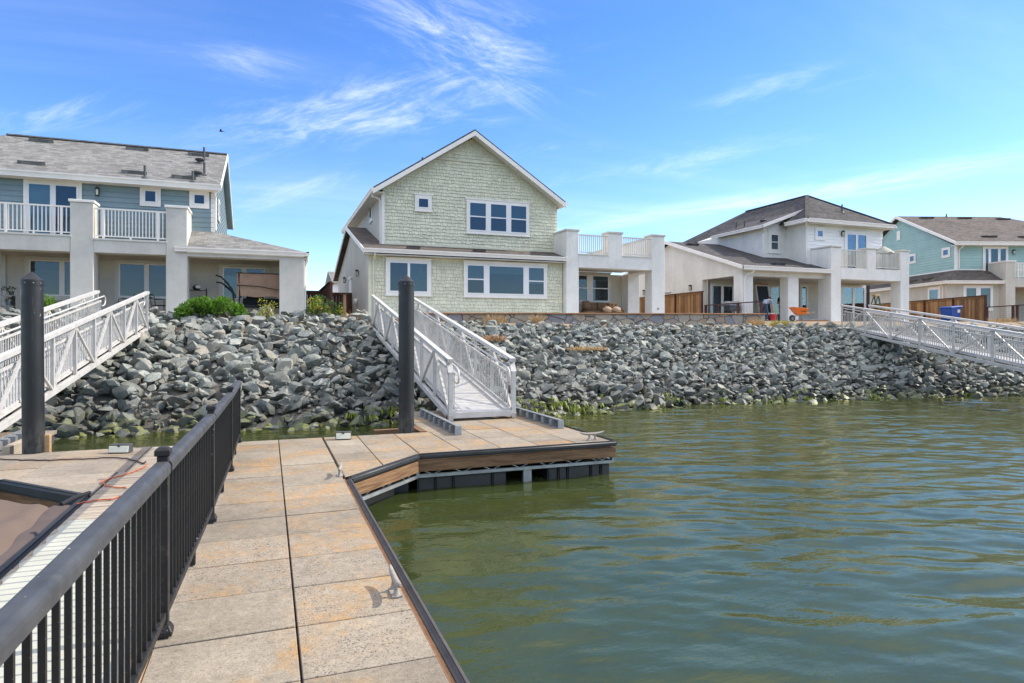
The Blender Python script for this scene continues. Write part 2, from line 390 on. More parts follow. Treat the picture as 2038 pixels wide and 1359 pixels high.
def watermat():
    t = NT('water')
    c = t.mix(t.ramp(t.noise(0.35, 4, 0.6, 'Pos'), 0.3, 0.7), (0.030, 0.043, 0.010, 1), (0.039, 0.052, 0.017, 1))
    c = t.val(c, t.ramp(t.noise(2.2, 5, 0.65, 'Pos'), 0.3, 0.7, 0.85, 1.15))
    b = t.bump(t.noise(9.0, 3, 0.55, 'Pos', sc=(0.7, 1.5, 1)), 0.10, 0.05)
    df = t.n.new('ShaderNodeBsdfDiffuse'); t.l.new(c, df.inputs[0])
    gl = t.n.new('ShaderNodeBsdfGlossy'); gl.inputs['Roughness'].default_value = 0.03; gl.inputs[0].default_value = (1.0, 0.92, 0.68, 1)
    fr = t.n.new('ShaderNodeFresnel'); fr.inputs[0].default_value = 1.60
    mx = t.n.new('ShaderNodeMixShader')
    for q in (df, gl, fr): t.l.new(b, q.inputs['Normal'])
    t.l.new(fr.outputs[0], mx.inputs[0]); t.l.new(df.outputs[0], mx.inputs[1]); t.l.new(gl.outputs[0], mx.inputs[2]); t.l.new(mx.outputs[0], t.o.inputs[0])
watermat()

def groundmat():
    t = NT('ground_soil')
    n = t.noise(0.5, 6, 0.65, 'Pos')
    c = t.mix(t.ramp(n, 0.4, 0.6), (0.36, 0.27, 0.18, 1), (0.26, 0.20, 0.135, 1))
    c = t.mix(t.ramp(t.noise(1.6, 5, 0.7, 'Pos'), 0.56, 0.68, 0, 0.6), c, (0.23, 0.22, 0.08, 1))
    s = t.n.new('ShaderNodeSeparateXYZ'); t.l.new(t.geo.outputs['Position'], s.inputs[0])
    c = t.mix(t.ramp(s.outputs[2], 2.1, 2.5), (0.12, 0.115, 0.10, 1), c)
    c = t.val(c, t.ramp(t.noise(25, 4, 0.7, 'Pos'), 0.3, 0.7, 0.75, 1.25))
    t.bump(t.noise(12, 5, 0.7, 'Pos'), 0.6, 0.04)
    t.fin(c, 0.95, 0, 0.2)
groundmat()
simple('tarp_tan', (0.125, 0.088, 0.066), 0.8, var=0.12, vs=2, bs=10, bst=0.3)
simple('tarp_dark', (0.075, 0.055, 0.05), 0.8, var=0.2, vs=4, bs=14, bst=0.4)

# ---------------------------------------------------------------- mesh helpers
IDM = lambda p: p
class MB:
    """collects faces (vertices go through self.f) and links them as one mesh object"""
    def __init__(s, f=None): s.v, s.q, s.f = [], [], f or IDM
    def add(s, pts, faces):
        o = len(s.v); s.v += [tuple(s.f(p)) for p in pts]; s.q += [tuple(i + o for i in q) for q in faces]; return s
    def quad(s, *p): return s.add(p, [tuple(range(len(p)))])
    def box(s, x0, x1, y0, y1, z0, z1):
        return s.add([(x0, y0, z0), (x1, y0, z0), (x1, y1, z0), (x0, y1, z0), (x0, y0, z1), (x1, y0, z1), (x1, y1, z1), (x0, y1, z1)],
                     [(0, 3, 2, 1), (4, 5, 6, 7), (0, 1, 5, 4), (1, 2, 6, 5), (2, 3, 7, 6), (3, 0, 4, 7)])
    def prism(s, pts, d):
        n = len(pts); b = [tuple(a + c for a, c in zip(p, d)) for p in pts]
        return s.add(list(pts) + b, [tuple(range(n))[::-1], tuple(range(n, 2 * n))] + [(i, (i + 1) % n, n + (i + 1) % n, n + i) for i in range(n)])
    def bar(s, p, q, w, h, up=(0, 0, 1)):
        p, q, up = Vector(p), Vector(q), Vector(up)
        d = (q - p).normalized(); a = d.cross(up)
        if a.length < 1e-4: a = d.cross(Vector((0, 1, 0)))
        a.normalize(); b = a.cross(d)
        a, b = a * w / 2, b * h / 2
        pts = [p - a - b, p + a - b, p + a + b, p - a + b, q - a - b, q + a - b, q + a + b, q - a + b]
        return s.add(pts, [(0, 1, 2, 3), (7, 6, 5, 4), (0, 4, 5, 1), (1, 5, 6, 2), (2, 6, 7, 3), (3, 7, 4, 0)])
    def tube(s, pts, r, n=8, rr=None, caps=True):
        pts = [Vector(p) for p in pts]; vs, fs = [], []
        prev = None
        for i, p in enumerate(pts):
            d = (pts[min(i + 1, len(pts) - 1)] - pts[max(i - 1, 0)]).normalized()
            if prev is None:
                a = d.cross(Vector((0, 0, 1)))
                if a.length < 0.05: a = d.cross(Vector((0, 1, 0)))
            else: a = prev - d * prev.dot(d)
            a.normalize(); prev = a; b = d.cross(a)
            ra = rr[i] if rr else r
            vs += [p + a * ra * math.cos(2 * math.pi * k / n) + b * ra * math.sin(2 * math.pi * k / n) for k in range(n)]
        for i in range(len(pts) - 1):
            fs += [(i * n + k, i * n + (k + 1) % n, (i + 1) * n + (k + 1) % n, (i + 1) * n + k) for k in range(n)]
        if caps: fs += [tuple(range(n))[::-1], tuple(range((len(pts) - 1) * n, len(pts) * n))]
        return s.add(vs, fs)
    def lathe(s, c, prof, n=24, ax=None):
        vs, fs = [], []
        for r, z in prof:
            for k in range(n):
                a = 2 * math.pi * k / n
                vs.append((c[0] + r * math.cos(a), c[1] + r * math.sin(a), c[2] + z))
        for i in range(len(prof) - 1):
            fs += [(i * n + k, i * n + (k + 1) % n, (i + 1) * n + (k + 1) % n, (i + 1) * n + k) for k in range(n)]
        fs += [tuple(range(n))[::-1], tuple(range((len(prof) - 1) * n, len(prof) * n))]
        return s.add(vs, fs)
    def ball(s, c, rx, ry, rz, n=12, m=8):
        return s.lathe((0, 0, 0), [(0.001, -1)] + [(math.cos(a), math.sin(a)) for a in [math.pi * (j / m - 0.5) for j in range(1, m)]] + [(0.001, 1)], n) if False else s._ball(c, rx, ry, rz, n, m)
    def _ball(s, c, rx, ry, rz, n, m):
        vs, fs = [], []
        for j in range(m + 1):
            t = math.pi * (j / m - 0.5)
            for k in range(n):
                a = 2 * math.pi * k / n
                vs.append((c[0] + rx * max(math.cos(t), 1e-3) * math.cos(a), c[1] + ry * max(math.cos(t), 1e-3) * math.sin(a), c[2] + rz * math.sin(t)))
        for j in range(m):
            fs += [(j * n + k, j * n + (k + 1) % n, (j + 1) * n + (k + 1) % n, (j + 1) * n + k) for k in range(n)]
        return s.add(vs, fs)
    def clip(s, co, no):
        """drop what lies on the side the normal points to (world space)"""
        bm = s.bm(); g = bm.verts[:] + bm.edges[:] + bm.faces[:]
        bmesh.ops.bisect_plane(bm, geom=g, plane_co=co, plane_no=no, clear_outer=True, dist=1e-5)
        bm.verts.index_update()
        s.v = [tuple(v.co) for v in bm.verts]; s.q = [tuple(v.index for v in f.verts) for f in bm.faces]; bm.free(); return s
    def bm(s):
        bm = bmesh.new(); vs = [bm.verts.new(p) for p in s.v]
        for q in s.q:
            try: bm.faces.new([vs[i] for i in q])
            except ValueError: pass
        return bm
    def build(s, name, mat, parent=None, smooth=False, bev=0.0, seg=1, weld=False, uv=True, angle=None):
        off = wloc(parent) if parent else Vector((0, 0, 0))
        bm = s.bm()
        if weld: bmesh.ops.remove_doubles(bm, verts=bm.verts[:], dist=1e-4)
        bmesh.ops.recalc_face_normals(bm, faces=bm.faces[:])
        if bev:
            es = [e for e in bm.edges if len(e.link_faces) == 2 and e.calc_face_angle(0) > 0.6]
            bmesh.ops.bevel(bm, geom=es, offset=bev, segments=seg, affect='EDGES', clamp_overlap=True)
        for v in bm.verts: v.co -= off
        if uv:
            ul = bm.loops.layers.uv.new('UVMap')
            for f in bm.faces:
                n = f.normal
                u = Vector((0, 0, 1)).cross(n)
                if u.length < 0.02: u = Vector((1, 0, 0))
                u.normalize(); v = n.cross(u)
                for l in f.loops: l[ul].uv = (l.vert.co.dot(u) + off.dot(u), l.vert.co.dot(v) + off.dot(v))
        me = bpy.data.meshes.new(name); bm.to_mesh(me); bm.free()
        if smooth:
            me.polygons.foreach_set('use_smooth', [True] * len(me.polygons))
            if angle: me.set_sharp_from_angle(angle=R(angle))
        o = bpy.data.objects.new(name, me); COL.objects.link(o)
        me.materials.append(MATS[mat])
        if parent: o.parent = parent
        return o
def wloc(o):
    v = Vector((0, 0, 0))
    while o is not None: v += o.location; o = o.parent
    return v
def tag(o, label=None, cat=None, group=None, kind=None):
    if label: o['label'] = label
    if cat: o['category'] = cat
    if group: o['group'] = group
    if kind: o['kind'] = kind
    return o
def thing(name, loc, label, cat, group=None):
    o = bpy.data.objects.new(name, None); COL.objects.link(o); o.location = loc; o.empty_display_size = 0.2
    return tag(o, label, cat, group)
def kids(o): return [c for c in bpy.data.objects if c.parent == o]
def copy_tree(o, parent=None, loc=None, rz=None, label=None):
    c = o.copy(); COL.objects.link(c)
    if parent: c.parent = parent
    if loc is not None: c.location = loc
    if rz is not None: c.rotation_euler = (0, 0, rz)
    if label: c['label'] = label
    for k in kids(o): copy_tree(k, c)
    return c
FRONT = lambda Y: (lambda p: (p[0], Y - p[1], p[2]))       # wall looking at -Y : (along, out, up)
LEFT = lambda X: (lambda p: (X - p[1], p[0], p[2]))        # wall looking at -X : along = y
RIGHT = lambda X: (lambda p: (X + p[1], p[0], p[2]))       # wall looking at +X
comp = lambda f, g: (lambda p: f(g(p)))

# ---------------------------------------------------------------- building pieces
def siding(u0, u1, z0, z1, f, ex=0.186, t=0.032):
    m = MB(f); z = z0
    while z < z1 - 1e-4:
        za = min(z + ex, z1)
        m.quad((u0, t, z), (u1, t, z), (u1, 0.008, za), (u0, 0.008, za))
        m.quad((u0, 0.0, z), (u1, 0.0, z), (u1, t, z), (u0, t, z))
        z += ex
    return m
def shingles(u0, u1, z0, z1, f, seed, row=0.146):
    g = random.Random(seed); m = MB(f); z = z0
    while z < z1:
        u = u0; zt = min(z + row, z1 + 0.02)
        while u < u1 - 0.01:
            w = min(g.choice((0.075, 0.10, 0.13, 0.15, 0.18, 0.21)) * g.uniform(0.9, 1.1), u1 - u)
            if u1 - (u + w) < 0.05: w = u1 - u
            zb = z - g.choice((0.0, 0.0, 0.012, 0.026, 0.034)); t = 0.040 + g.uniform(0, 0.012); a, b = u + 0.004, u + w - 0.004
            m.add([(a, t, zb), (b, t, zb), (b, t * 0.25, zt), (a, t * 0.25, zt), (a, 0, zb), (b, 0, zb), (b, 0, zt), (a, 0, zt)],
                  [(0, 1, 2, 3), (4, 5, 1, 0), (1, 5, 6, 2), (4, 0, 3, 7)])
            u += w
        z += row
    return m
def frame_ring(m, u0, u1, z0, z1, w, d0, d1):
    m.box(u0, u0 + w, d0, d1, z0, z1); m.box(u1 - w, u1, d0, d1, z0, z1)
    m.box(u0 + w, u1 - w, d0, d1, z0, z0 + w); m.box(u0 + w, u1 - w, d0, d1, z1 - w, z1)
def window(par, f, u0, u1, z0, z1, cols=(1,), hung=(), backs=('interior_dark',), trim=0.11, head=0.05, tm='trim_white', name='window', mull=0.07, sill=True, hrow=0.5, blindh=1.0, door=False):
    """trim boards, vinyl sashes, panes and what is seen behind them; u0..z1 is the outside of the trim"""
    m = MB(f)
    m.box(u0, u0 + trim, 0, 0.035, z0, z1); m.box(u1 - trim, u1, 0, 0.035, z0, z1)
    m.box(u0 + trim, u1 - trim, 0, 0.035, z1 - trim, z1)
    if not door: m.box(u0 + trim, u1 - trim, 0, 0.035, z0, z0 + trim)
    if head: m.box(u0 - head, u1 + head, 0, 0.06, z1, z1 + 0.045)
    if sill and not door: m.box(u0 - head, u1 + head, 0, 0.055, z0 - 0.03, z0)
    w = m.build(name, tm, par)
    a0, a1 = u0 + trim, u1 - trim; b0, b1 = (z0 if door else z0 + trim), z1 - trim
    n = len(cols); tot = sum(cols); span = a1 - a0 - mull * (n - 1); u = a0
    sm, gm = MB(f), MB(f); bm = {}
    for i, cw in enumerate(cols):
        ue = u + span * cw / tot
        frame_ring(sm, u, ue, b0, b1, 0.05, 0.0, 0.05)
        gm.box(u + 0.05, ue - 0.05, 0.020, 0.024, b0 + 0.05, b1 - 0.05)
        if i in hung:
            zm = b0 + (b1 - b0) * hrow
            sm.box(u + 0.05, ue - 0.05, 0.0, 0.046, zm - 0.025, zm + 0.025)
        bk = backs[i % len(backs)]
        if isinstance(bk, tuple):   # (upper, lower, share of the upper)
            zs = b1 - 0.05 - (b1 - b0 - 0.1) * bk[2]
            bm.setdefault(bk[0], MB(f)).box(u + 0.04, ue - 0.04, 0.004, 0.012, zs, b1 - 0.04)
            bm.setdefault(bk[1], MB(f)).box(u + 0.04, ue - 0.04, 0.004, 0.008, b0 + 0.04, zs)
        else: bm.setdefault(bk, MB(f)).box(u + 0.04, ue - 0.04, 0.004, 0.010, b0 + 0.04, b1 - 0.04)
        u = ue + mull
        if i < n - 1: sm.box(ue, u, 0, 0.040, b0, b1)
    sm.build('sash', 'vinyl', w)
    for k, v in bm.items(): v.build({'blind_teal': 'blind', 'blind_dark': 'blind', 'curtain': 'curtain'}.get(k, 'room_behind_glass'), k, w)
    gm.build('pane', 'glass', w, uv=False)
    return w
def gutter(m, p, q, inward, h=0.17, t=0.11):
    """a K-profile gutter along p-q whose outer top edge is p-q; inward is a unit vector toward the house"""
    p, q, n = Vector(p), Vector(q), Vector(inward); up = Vector((0, 0, 1))
    prof = [(0, 0), (0.0, -0.045), (0.028, -0.085), (0.045, -h + 0.03), (0.04, -h), (t, -h), (t, 0)]
    A = [p + n * a + up * b for a, b in prof]; B = [q + n * a + up * b for a, b in prof]; k = len(prof)
    m.add(A + B, [tuple(range(k)), tuple(range(k, 2 * k))[::-1]] + [(i, i + k, (i + 1) % k + k, (i + 1) % k) for i in range(k)])
def slab_roof(m, pts, t=0.10):
    m.prism(pts, (0, 0, -t))
def rail_panel(par, f, u0, u1, zb, zt, out0=0.10, name='balcony_railing', mat='trim_white', n=None, posts=True, step=0.105):
    m = MB(f); o0, o1 = -out0, -out0 + 0.05
    m.box(u0, u1, o0 - 0.01, o1 + 0.01, zt - 0.05, zt); m.box(u0, u1, o0, o1, zb + 0.07, zb + 0.11)
    if posts:
        for u in (u0 + 0.25, u1 - 0.3): m.box(u, u + 0.07, o0 - 0.01, o1 + 0.01, zb, zt - 0.05)
        m.box((u0 + u1) / 2 - 0.03, (u0 + u1) / 2 + 0.03, o0, o1, zb, zb + 0.07)
    k = n or int((u1 - u0) / step)
    for i in range(1, k):
        u = u0 + (u1 - u0) * i / k; m.box(u - 0.017, u + 0.017, o0 + 0.01, o1 - 0.01, zb + 0.11, zt - 0.05)
    return m.build(name, mat, par)
def wall_lamp(par, f, u, z, mat='black_metal'):
    m = MB(f); m.box(u - 0.05, u + 0.05, 0, 0.02, z - 0.08, z + 0.10); m.box(u - 0.07, u + 0.07, 0.02, 0.17, z + 0.10, z + 0.13)
    m.box(u - 0.045, u + 0.045, 0.05, 0.14, z + 0.13, z + 0.17)
    for a in (-0.05, 0.04):
        for b in (0.04, 0.13): m.box(u + a, u + a + 0.01, b, b + 0.01, z - 0.12, z + 0.10)
    m.box(u - 0.06, u + 0.06, 0.035, 0.155, z - 0.14, z - 0.12)
    o = m.build('wall_lamp', mat, par)
    MB(f).box(u - 0.035, u + 0.035, 0.055, 0.135, z - 0.115, z + 0.09).build('lamp_glass', 'lens_white', o)
def roof_vent(par, P, du, dv, nrm, w=0.9, d=0.28, mat='roof_dark', name='roof_vent'):
    P, du, dv, nrm = Vector(P), Vector(du).normalized(), Vector(dv).normalized(), Vector(nrm).normalized()
    f = lambda p: P + du * p[0] + dv * p[1] + nrm * p[2]
    MB(f).prism([(-w / 2, 0, 0.0), (-w / 2, d, 0.0), (-w / 2, d, 0.03), (-w / 2, 0, 0.13)], (w, 0, 0)).build(name, mat, par)
def vent_pipe(par, P, h=0.45, r=0.045):
    m = MB(); m.lathe((P[0], P[1], P[2] - 0.1), [(r, 0), (r, h + 0.1)], 10); m.lathe((P[0], P[1], P[2] - 0.06), [(0.16, 0), (0.07, 0.10)], 10)
    m.build('vent_pipe', 'dark_grey', par)
def mushroom_vent(par, P):
    MB().lathe((P[0], P[1], P[2] - 0.12), [(0.10, 0), (0.10, 0.18), (0.18, 0.24), (0.20, 0.28), (0.15, 0.32), (0.02, 0.34)], 14).build('roof_cowl', 'dark_grey', par)
def cap_on(par, f, u0, u1, d0, d1, z, t=0.085, mat='trim_white', o=0.04):
    MB(f).box(u0 - o, u1 + o, d0 - o, d1 + o, z, z + t).build('coping', mat, par, bev=0.008)

# ---------------------------------------------------------------- terrain, water
def ip(x, xs, ys): return float(np.interp(x, xs, ys))
def yw(x): return ip(x, [-60, -5.4, 0, 7, 11, 15, 19, 23, 26, 40, 70], [17.4, 16.8, 16.25, 16.3, 17.0, 17.1, 16.8, 16.3, 15.7, 11.2, 1.0])
def yt(x): return ip(x, [-60, -5, 3, 10, 15, 21, 25, 31, 40, 70], [23.2, 22.7, 22.5, 23.0, 23.2, 22.9, 21.6, 19.6, 16.4, 6.0])
def zbank(x, y):
    a, b = yw(x), yt(x)
    if y <= a: return (y - a) * 0.45
    if y <= b: return 2.52 * (y - a) / (b - a)
    return 2.52 + min((y - b) * 0.18, 0.33)
def make_ground():
    xs = [-900, -300, -100] + list(np.arange(-60, 70.1, 1.0)) + [100, 300, 900]
    m = MB(); rows = []
    for x in xs:
        a, b = yw(x), yt(x)
        rows.append([(x, y, z) for y, z in [(a - 7, -3.0), (a - 2.2, -1.0), (a, -0.05)] + [(a + (b - a) * k / 5, 2.5 * k / 5 - 0.08) for k in range(1, 5)] + [(b, 2.46), (b + 0.6, 2.60), (b + 2.0, 2.85), (27.5 + max(0, 0), 2.88), (60, 2.9), (300, 3.0), (2500, 3.0)]])
    n = len(rows[0]); pts = [p for r in rows for p in r]
    m.add(pts, [(i * n + k, (i + 1) * n + k, (i + 1) * n + k + 1, i * n + k + 1) for i in range(len(rows) - 1) for k in range(n - 1)])
    o = m.build('ground', 'ground_soil', None, smooth=True, uv=False); o['kind'] = 'structure'
make_ground()

def make_water():
    g = np.random.default_rng(5)
    dx = 0.045
    xs = np.arange(-9, 37, dx); ys = np.arange(-1, 19.5, dx)
    Xg, Yg = np.meshgrid(xs, ys)
    Z = np.zeros_like(Xg)
    for i in range(96):
        lam = 0.17 * (1.5 / 0.17) ** (g.random() ** 1.35)
        k = 2 * math.pi / lam
        th = R(-110) + g.normal(0, 0.36)           # wind ripples running toward the camera and to the left
        slope = 0.0130
        wob = 0.35 * np.sin(0.31 * Xg + 0.23 * Yg + i) + 0.25 * np.sin(0.17 * Xg - 0.41 * Yg + 2.1 * i)
        Z += slope / k * np.sin(k * (math.cos(th) * Xg + math.sin(th) * Yg) + g.random() * 6.28 + wob)
    # gusts: calmer by the dock, livelier in the open
    amp = 0.62 + 0.42 * np.clip((Xg - 1.5) / 9, 0, 1) + 0.16 * np.sin(0.35 * Xg + 0.6 * Yg) * np.sin(0.22 * Yg - 0.3 * Xg)
    Z *= amp
    ny, nx = Xg.shape
    co = np.stack([Xg, Yg, Z], -1).reshape(-1, 3)
    idx = np.arange(nx * ny).reshape(ny, nx)
    q = np.stack([idx[:-1, :-1], idx[:-1, 1:], idx[1:, 1:], idx[1:, :-1]], -1).reshape(-1, 4)
    # the rest of the lagoon: a flat sheet just below, out to the horizon
    b = len(co)
    far = np.array([[-900, -2500, -0.09], [900, -2500, -0.09], [900, 30, -0.09], [-900, 30, -0.09]], float)
    co = np.vstack([co, far]); q = np.vstack([q, [[b, b + 1, b + 2, b + 3]]])
    me = bpy.data.meshes.new('water')
    me.vertices.add(len(co)); me.vertices.foreach_set('co', co.ravel().astype(np.float32))
    me.loops.add(q.size); me.loops.foreach_set('vertex_index', q.ravel().astype(np.int32))
    me.polygons.add(len(q)); me.polygons.foreach_set('loop_start', (np.arange(len(q)) * 4).astype(np.int32))
    me.polygons.foreach_set('use_smooth', np.ones(len(q), bool))
    me.update(); me.validate()
    me.materials.append(MATS['water'])
    o = bpy.data.objects.new('water', me); COL.objects.link(o); o['kind'] = 'structure'
make_water()

GZ = 2.93      # level of the house slabs
# ---------------------------------------------------------------- the green shingled house
def green_house():
    H = thing('green_house', (8.5, 28, GZ), 'pale green shingle-clad house with a steep gable and a pillared balcony', 'house')
    LX, RX = 3.85, 17.75
    # lower storey : a gabled block along x
    m = MB(); m.prism([(LX, 26.9, GZ - 0.3), (LX, 39.3, GZ - 0.3), (LX, 39.3, 5.55), (LX, 32.84, 7.36), (LX, 26.9, 5.62)], (12.62 - LX, 0, 0))
    m.build('lower_wall', 'stucco_grey', H)
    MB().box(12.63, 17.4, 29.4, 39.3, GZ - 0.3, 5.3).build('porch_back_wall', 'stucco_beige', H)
    f = FRONT(26.9)
    MB(f).box(LX - 0.01, 12.55, 0.0, 0.02, GZ - 0.05, 5.55).build('lower_front_wall', 'wall_green_paint', H)
    sh = shingles(LX + 0.09, 12.54, GZ + 0.02, 5.52, FRONT(26.88), 3); sh.build('lower_shingles', 'shingle_green', H)
    MB(f).box(LX - 0.02, LX + 0.09, 0.0, 0.055, GZ, 5.55).build('corner_board', 'shingle_green', H)
    # roof of the lower storey
    m = MB(); e = 0.293
    fr = [(3.6, 26.45, 5.68), (12.56, 26.45, 5.68), (12.56, 32.84, 7.55), (3.6, 32.84, 7.55)]
    bk = [(3.6, 32.84, 7.55), (12.56, 32.84, 7.55), (12.56, 39.9, 5.5), (3.6, 39.9, 5.5)]
    m.prism(fr, (0, 0, -0.09)); m.prism(bk, (0, 0, -0.09))
    lr = m.build('lower_roof', 'roof_brown', H)
    m = MB()
    m.prism([(3.56, 26.40, 5.69), (3.56, 32.84, 7.575), (3.56, 39.9, 5.52), (3.56, 39.9, 5.33), (3.56, 32.84, 7.385), (3.56, 26.40, 5.50)], (0.04, 0, 0))
    m.build('rake_board', 'trim_white', H)
    m = MB(); gutter(m, (3.56, 26.34, 5.70), (12.53, 26.34, 5.70), (0, 1, 0)); m.build('gutter', 'trim_white', H)
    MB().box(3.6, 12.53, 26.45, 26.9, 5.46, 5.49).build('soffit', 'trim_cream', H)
    for x in (5.7, 8.6): roof_vent(H, (x, 26.62 + 0.25, 5.735 + 0.075), (1, 0, 0), (0, 1, e), (0, -e, 1), 0.55, 0.2, 'roof_brown')
    # upper storey
    UX0, UX1 = 4.55, 12.74
    ap, ez, sl_ = 8.54, 8.43, 0.652
    m = MB(); m.prism([(UX0, 27.9, 5.7), (UX1, 27.9, 5.7), (UX1, 27.9, 8.30), (ap, 27.9, 10.98), (UX0, 27.9, 8.30)], (0, 11.2, 0))
    m.build('upper_wall', 'stucco_grey', H)
    sh = shingles(UX0 + 0.02, UX1 - 0.02, 6.16, 10.98, FRONT(27.88), 11)
    n1 = Vector((-sl_, 0, 1)); n2 = Vector((sl_, 0, 1))
    sh.clip((ap, 27.9, 11.02), n1); sh.clip((ap, 27.9, 11.02), n2)
    sh.build('upper_shingles', 'shingle_green', H)
    MB(FRONT(27.9)).prism([(UX0, 0.0, 6.1), (UX1, 0.0, 6.1), (UX1, 0, 8.3), (ap, 0, 10.97), (UX0, 0, 8.3)], (0, 0.02, 0)).build('upper_front_wall', 'wall_green_paint', H)
    MB(FRONT(27.88)).box(7.0, 10.35, 0.0, 0.075, 9.93, 10.0).build('belt_board', 'shingle_green', H)
    MB(FRONT(27.88)).box(UX0 - 0.03, UX0 + 0.10, -0.02, 0.05, 6.06, 8.25).build('corner_board', 'trim_white', H)
    MB(FRONT(27.88)).box(UX0, UX1, -0.01, 0.045, 6.04, 6.16).build('water_table', 'shingle_green', H)
    MB(LEFT(UX0)).box(27.9, 38.0, 0.0, 0.02, 6.02, 6.1).build('flashing', 'trim_white', H)
    # upper roof
    Lp, Rp, top = 4.08, 12.97, 11.29
    zl = top - (ap - Lp) * sl_; zr = top - (Rp - ap) * sl_
    m = MB(); m.prism([(Lp, 27.36, zl), (ap, 27.36, top), (ap, 39.3, top), (Lp, 39.3, zl)], (0, 0, -0.08)); m.prism([(Rp, 27.36, zr), (Rp, 39.3, zr), (ap, 39.3, top), (ap, 27.36, top)], (0, 0, -0.08))
    m.build('upper_roof', 'roof_dark', H)
    m = MB()
    m.prism([(Lp, 27.33, zl - 0.075), (ap, 27.33, top - 0.075), (Rp, 27.33, zr - 0.075), (Rp, 27.33, zr - 0.28), (ap, 27.33, top - 0.28), (Lp, 27.33, zl - 0.28)], (0, 0.05, 0))
    m.build('rake_board', 'trim_white', H)
    m = MB(); m.prism([(Lp + .06, 27.38, zl - 0.20), (ap, 27.38, top - 0.22), (Rp - .06, 27.38, zr - 0.20), (Rp - .06, 27.38, zr - 0.23), (ap, 27.38, top - 0.25), (Lp + .06, 27.38, zl - 0.23)], (0, 0.52, 0)); m.build('rake_soffit', 'trim_cream', H)
    m = MB(); gutter(m, (Lp - 0.08, 27.34, zl - 0.02), (Lp - 0.08, 39.3, zl - 0.02), (1, 0, 0)); m.build('gutter', 'trim_white', H)
    m = MB(); gutter(m, (Rp + 0.08, 27.34, zr - 0.02), (Rp + 0.08, 39.3, zr - 0.02), (-1, 0, 0)); m.build('gutter', 'trim_white', H)
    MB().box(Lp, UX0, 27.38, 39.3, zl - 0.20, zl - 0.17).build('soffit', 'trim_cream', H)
    m = MB(); m.tube([(4.10, 27.75, zl - 0.18), (4.12, 27.8, zl - 0.3), (4.42, 27.92, zl - 0.36), (4.49, 27.95, zl - 0.5), (4.49, 27.95, 6.1)], 0.035, 6); m.build('downspout', 'trim_white', H)
    m = MB(); m.tube([(4.03, 26.4, 5.5), (4.03, 26.5, 5.38), (4.03, 26.78, 5.24), (4.03, 26.82, 5.1), (4.03, 26.82, 3.0)], 0.04, 6); m.build('downspout', 'shingle_green', H)
    vent_pipe(H, (6.6, 29.2, top - (ap - 6.6) * sl_), 0.3); vent_pipe(H, (7.1, 30.2, top - (ap - 7.1) * sl_), 0.26)
    # windows
    fu, fl = FRONT(27.815), FRONT(26.815)
    window(H, fu, 5.95, 6.70, 7.60, 8.30, backs=('blind_dark',), trim=0.12)
    window(H, fu, 8.28, 11.30, 6.76, 8.28, (1, 1, 1), (0, 1, 2), (('blind_teal', 'interior_dark', 0.53),), trim=0.11, mull=0.14)
    window(H, fl, 4.52, 6.43, 3.85, 5.37, (1, 1), (), ('blind_dark', 'blind_teal'), trim=0.13, mull=0.0)
    window(H, fl, 7.86, 11.76, 3.85, 5.37, (1, 2.05, 1), (0, 2), (('blind_teal', 'interior_dark', 0.52), ('blind_teal', 'blind_dark', 0.27), ('blind_teal', 'interior_dark', 0.6)), trim=0.12, mull=0.16)
    window(H, LEFT(UX0), 30.55, 31.5, 7.55, 8.42, backs=('interior_dark',), trim=0.12)
    # side door and lamp on the left wall
    fs = LEFT(LX)
    d = MB(fs); d.box(32.5, 33.5, 0.0, 0.05, GZ - 0.05, 5.0); d.box(32.35, 33.65, 0, 0.08, 4.98, 5.09); dd = d.build('side_door', 'trim_white', H)
    wall_lamp(H, fs, 30.0, 5.0); wall_lamp(H, fs, 35.2, 5.1)
    MB(fs).lathe((0, 0, 0), [(0.001, 0), (0.001, 0)], 4) if False else None
    mm = MB(); mm.tube([(LX - 0.02, 30.6, 3.75), (LX - 0.16, 30.6, 3.75)], 0.14, 16); mm.build('dryer_vent', 'trim_white', H)
    # balcony porch on the right
    P0, P1, Q0, Q1, C0, C1 = 12.58, 13.20, 14.73, 15.47, 17.08, 17.78
    Yf = 26.5; BT = 7.0
    for bx in ((P0, P1, Yf, 27.1, GZ - 0.1, BT - 0.09), (C0, C1, Yf, 27.15, GZ - 0.1, BT - 0.09), (C0 + 0.02, C1 - 0.002, 28.75, 29.399, GZ - 0.1, 5.295)): MB().box(*bx).build('pillar', 'stucco_pale', H, bev=0.015)
    MB().box(Q0, Q1, Yf, 27.1, 5.30, BT - 0.09).build('parapet_pillar', 'stucco_pale', H, bev=0.015)
    m = MB(); m.box(P1, C0, Yf + 0.004, 27.05, 5.28, 5.86); m.box(C0 + 0.02, C1 - 0.01, 27.15, 28.75, 5.28, 5.86); m.build('beam', 'stucco_pale', H)
    MB().box(P1, C0 + 0.02, 27.05, 29.4, 5.42, 5.56).build('porch_ceiling', 'stucco_beige', H)
    for bx in ((P0, P0 + 0.25, 27.1, 27.88, 5.4, BT - 0.09), (C1 - 0.28, C1 - 0.02, 27.15, 39, 5.86, BT - 0.09)): MB().box(*bx).build('parapet_wall', 'stucco_pale', H)
    for bx in ((P0 - 0.035, P1 + 0.035, Yf - 0.035, 27.135), (P0 - 0.034, P0 + 0.285, 27.135, 27.87), (Q0 - 0.035, Q1 + 0.035, Yf - 0.035, 27.135), (C0 - 0.035, C1 + 0.035, Yf - 0.035, 27.185), (C1 - 0.31, C1 + 0.034, 27.185, 39)): MB().box(*bx, BT - 0.09, BT).build('coping', 'stucco_grey', H, bev=0.008)
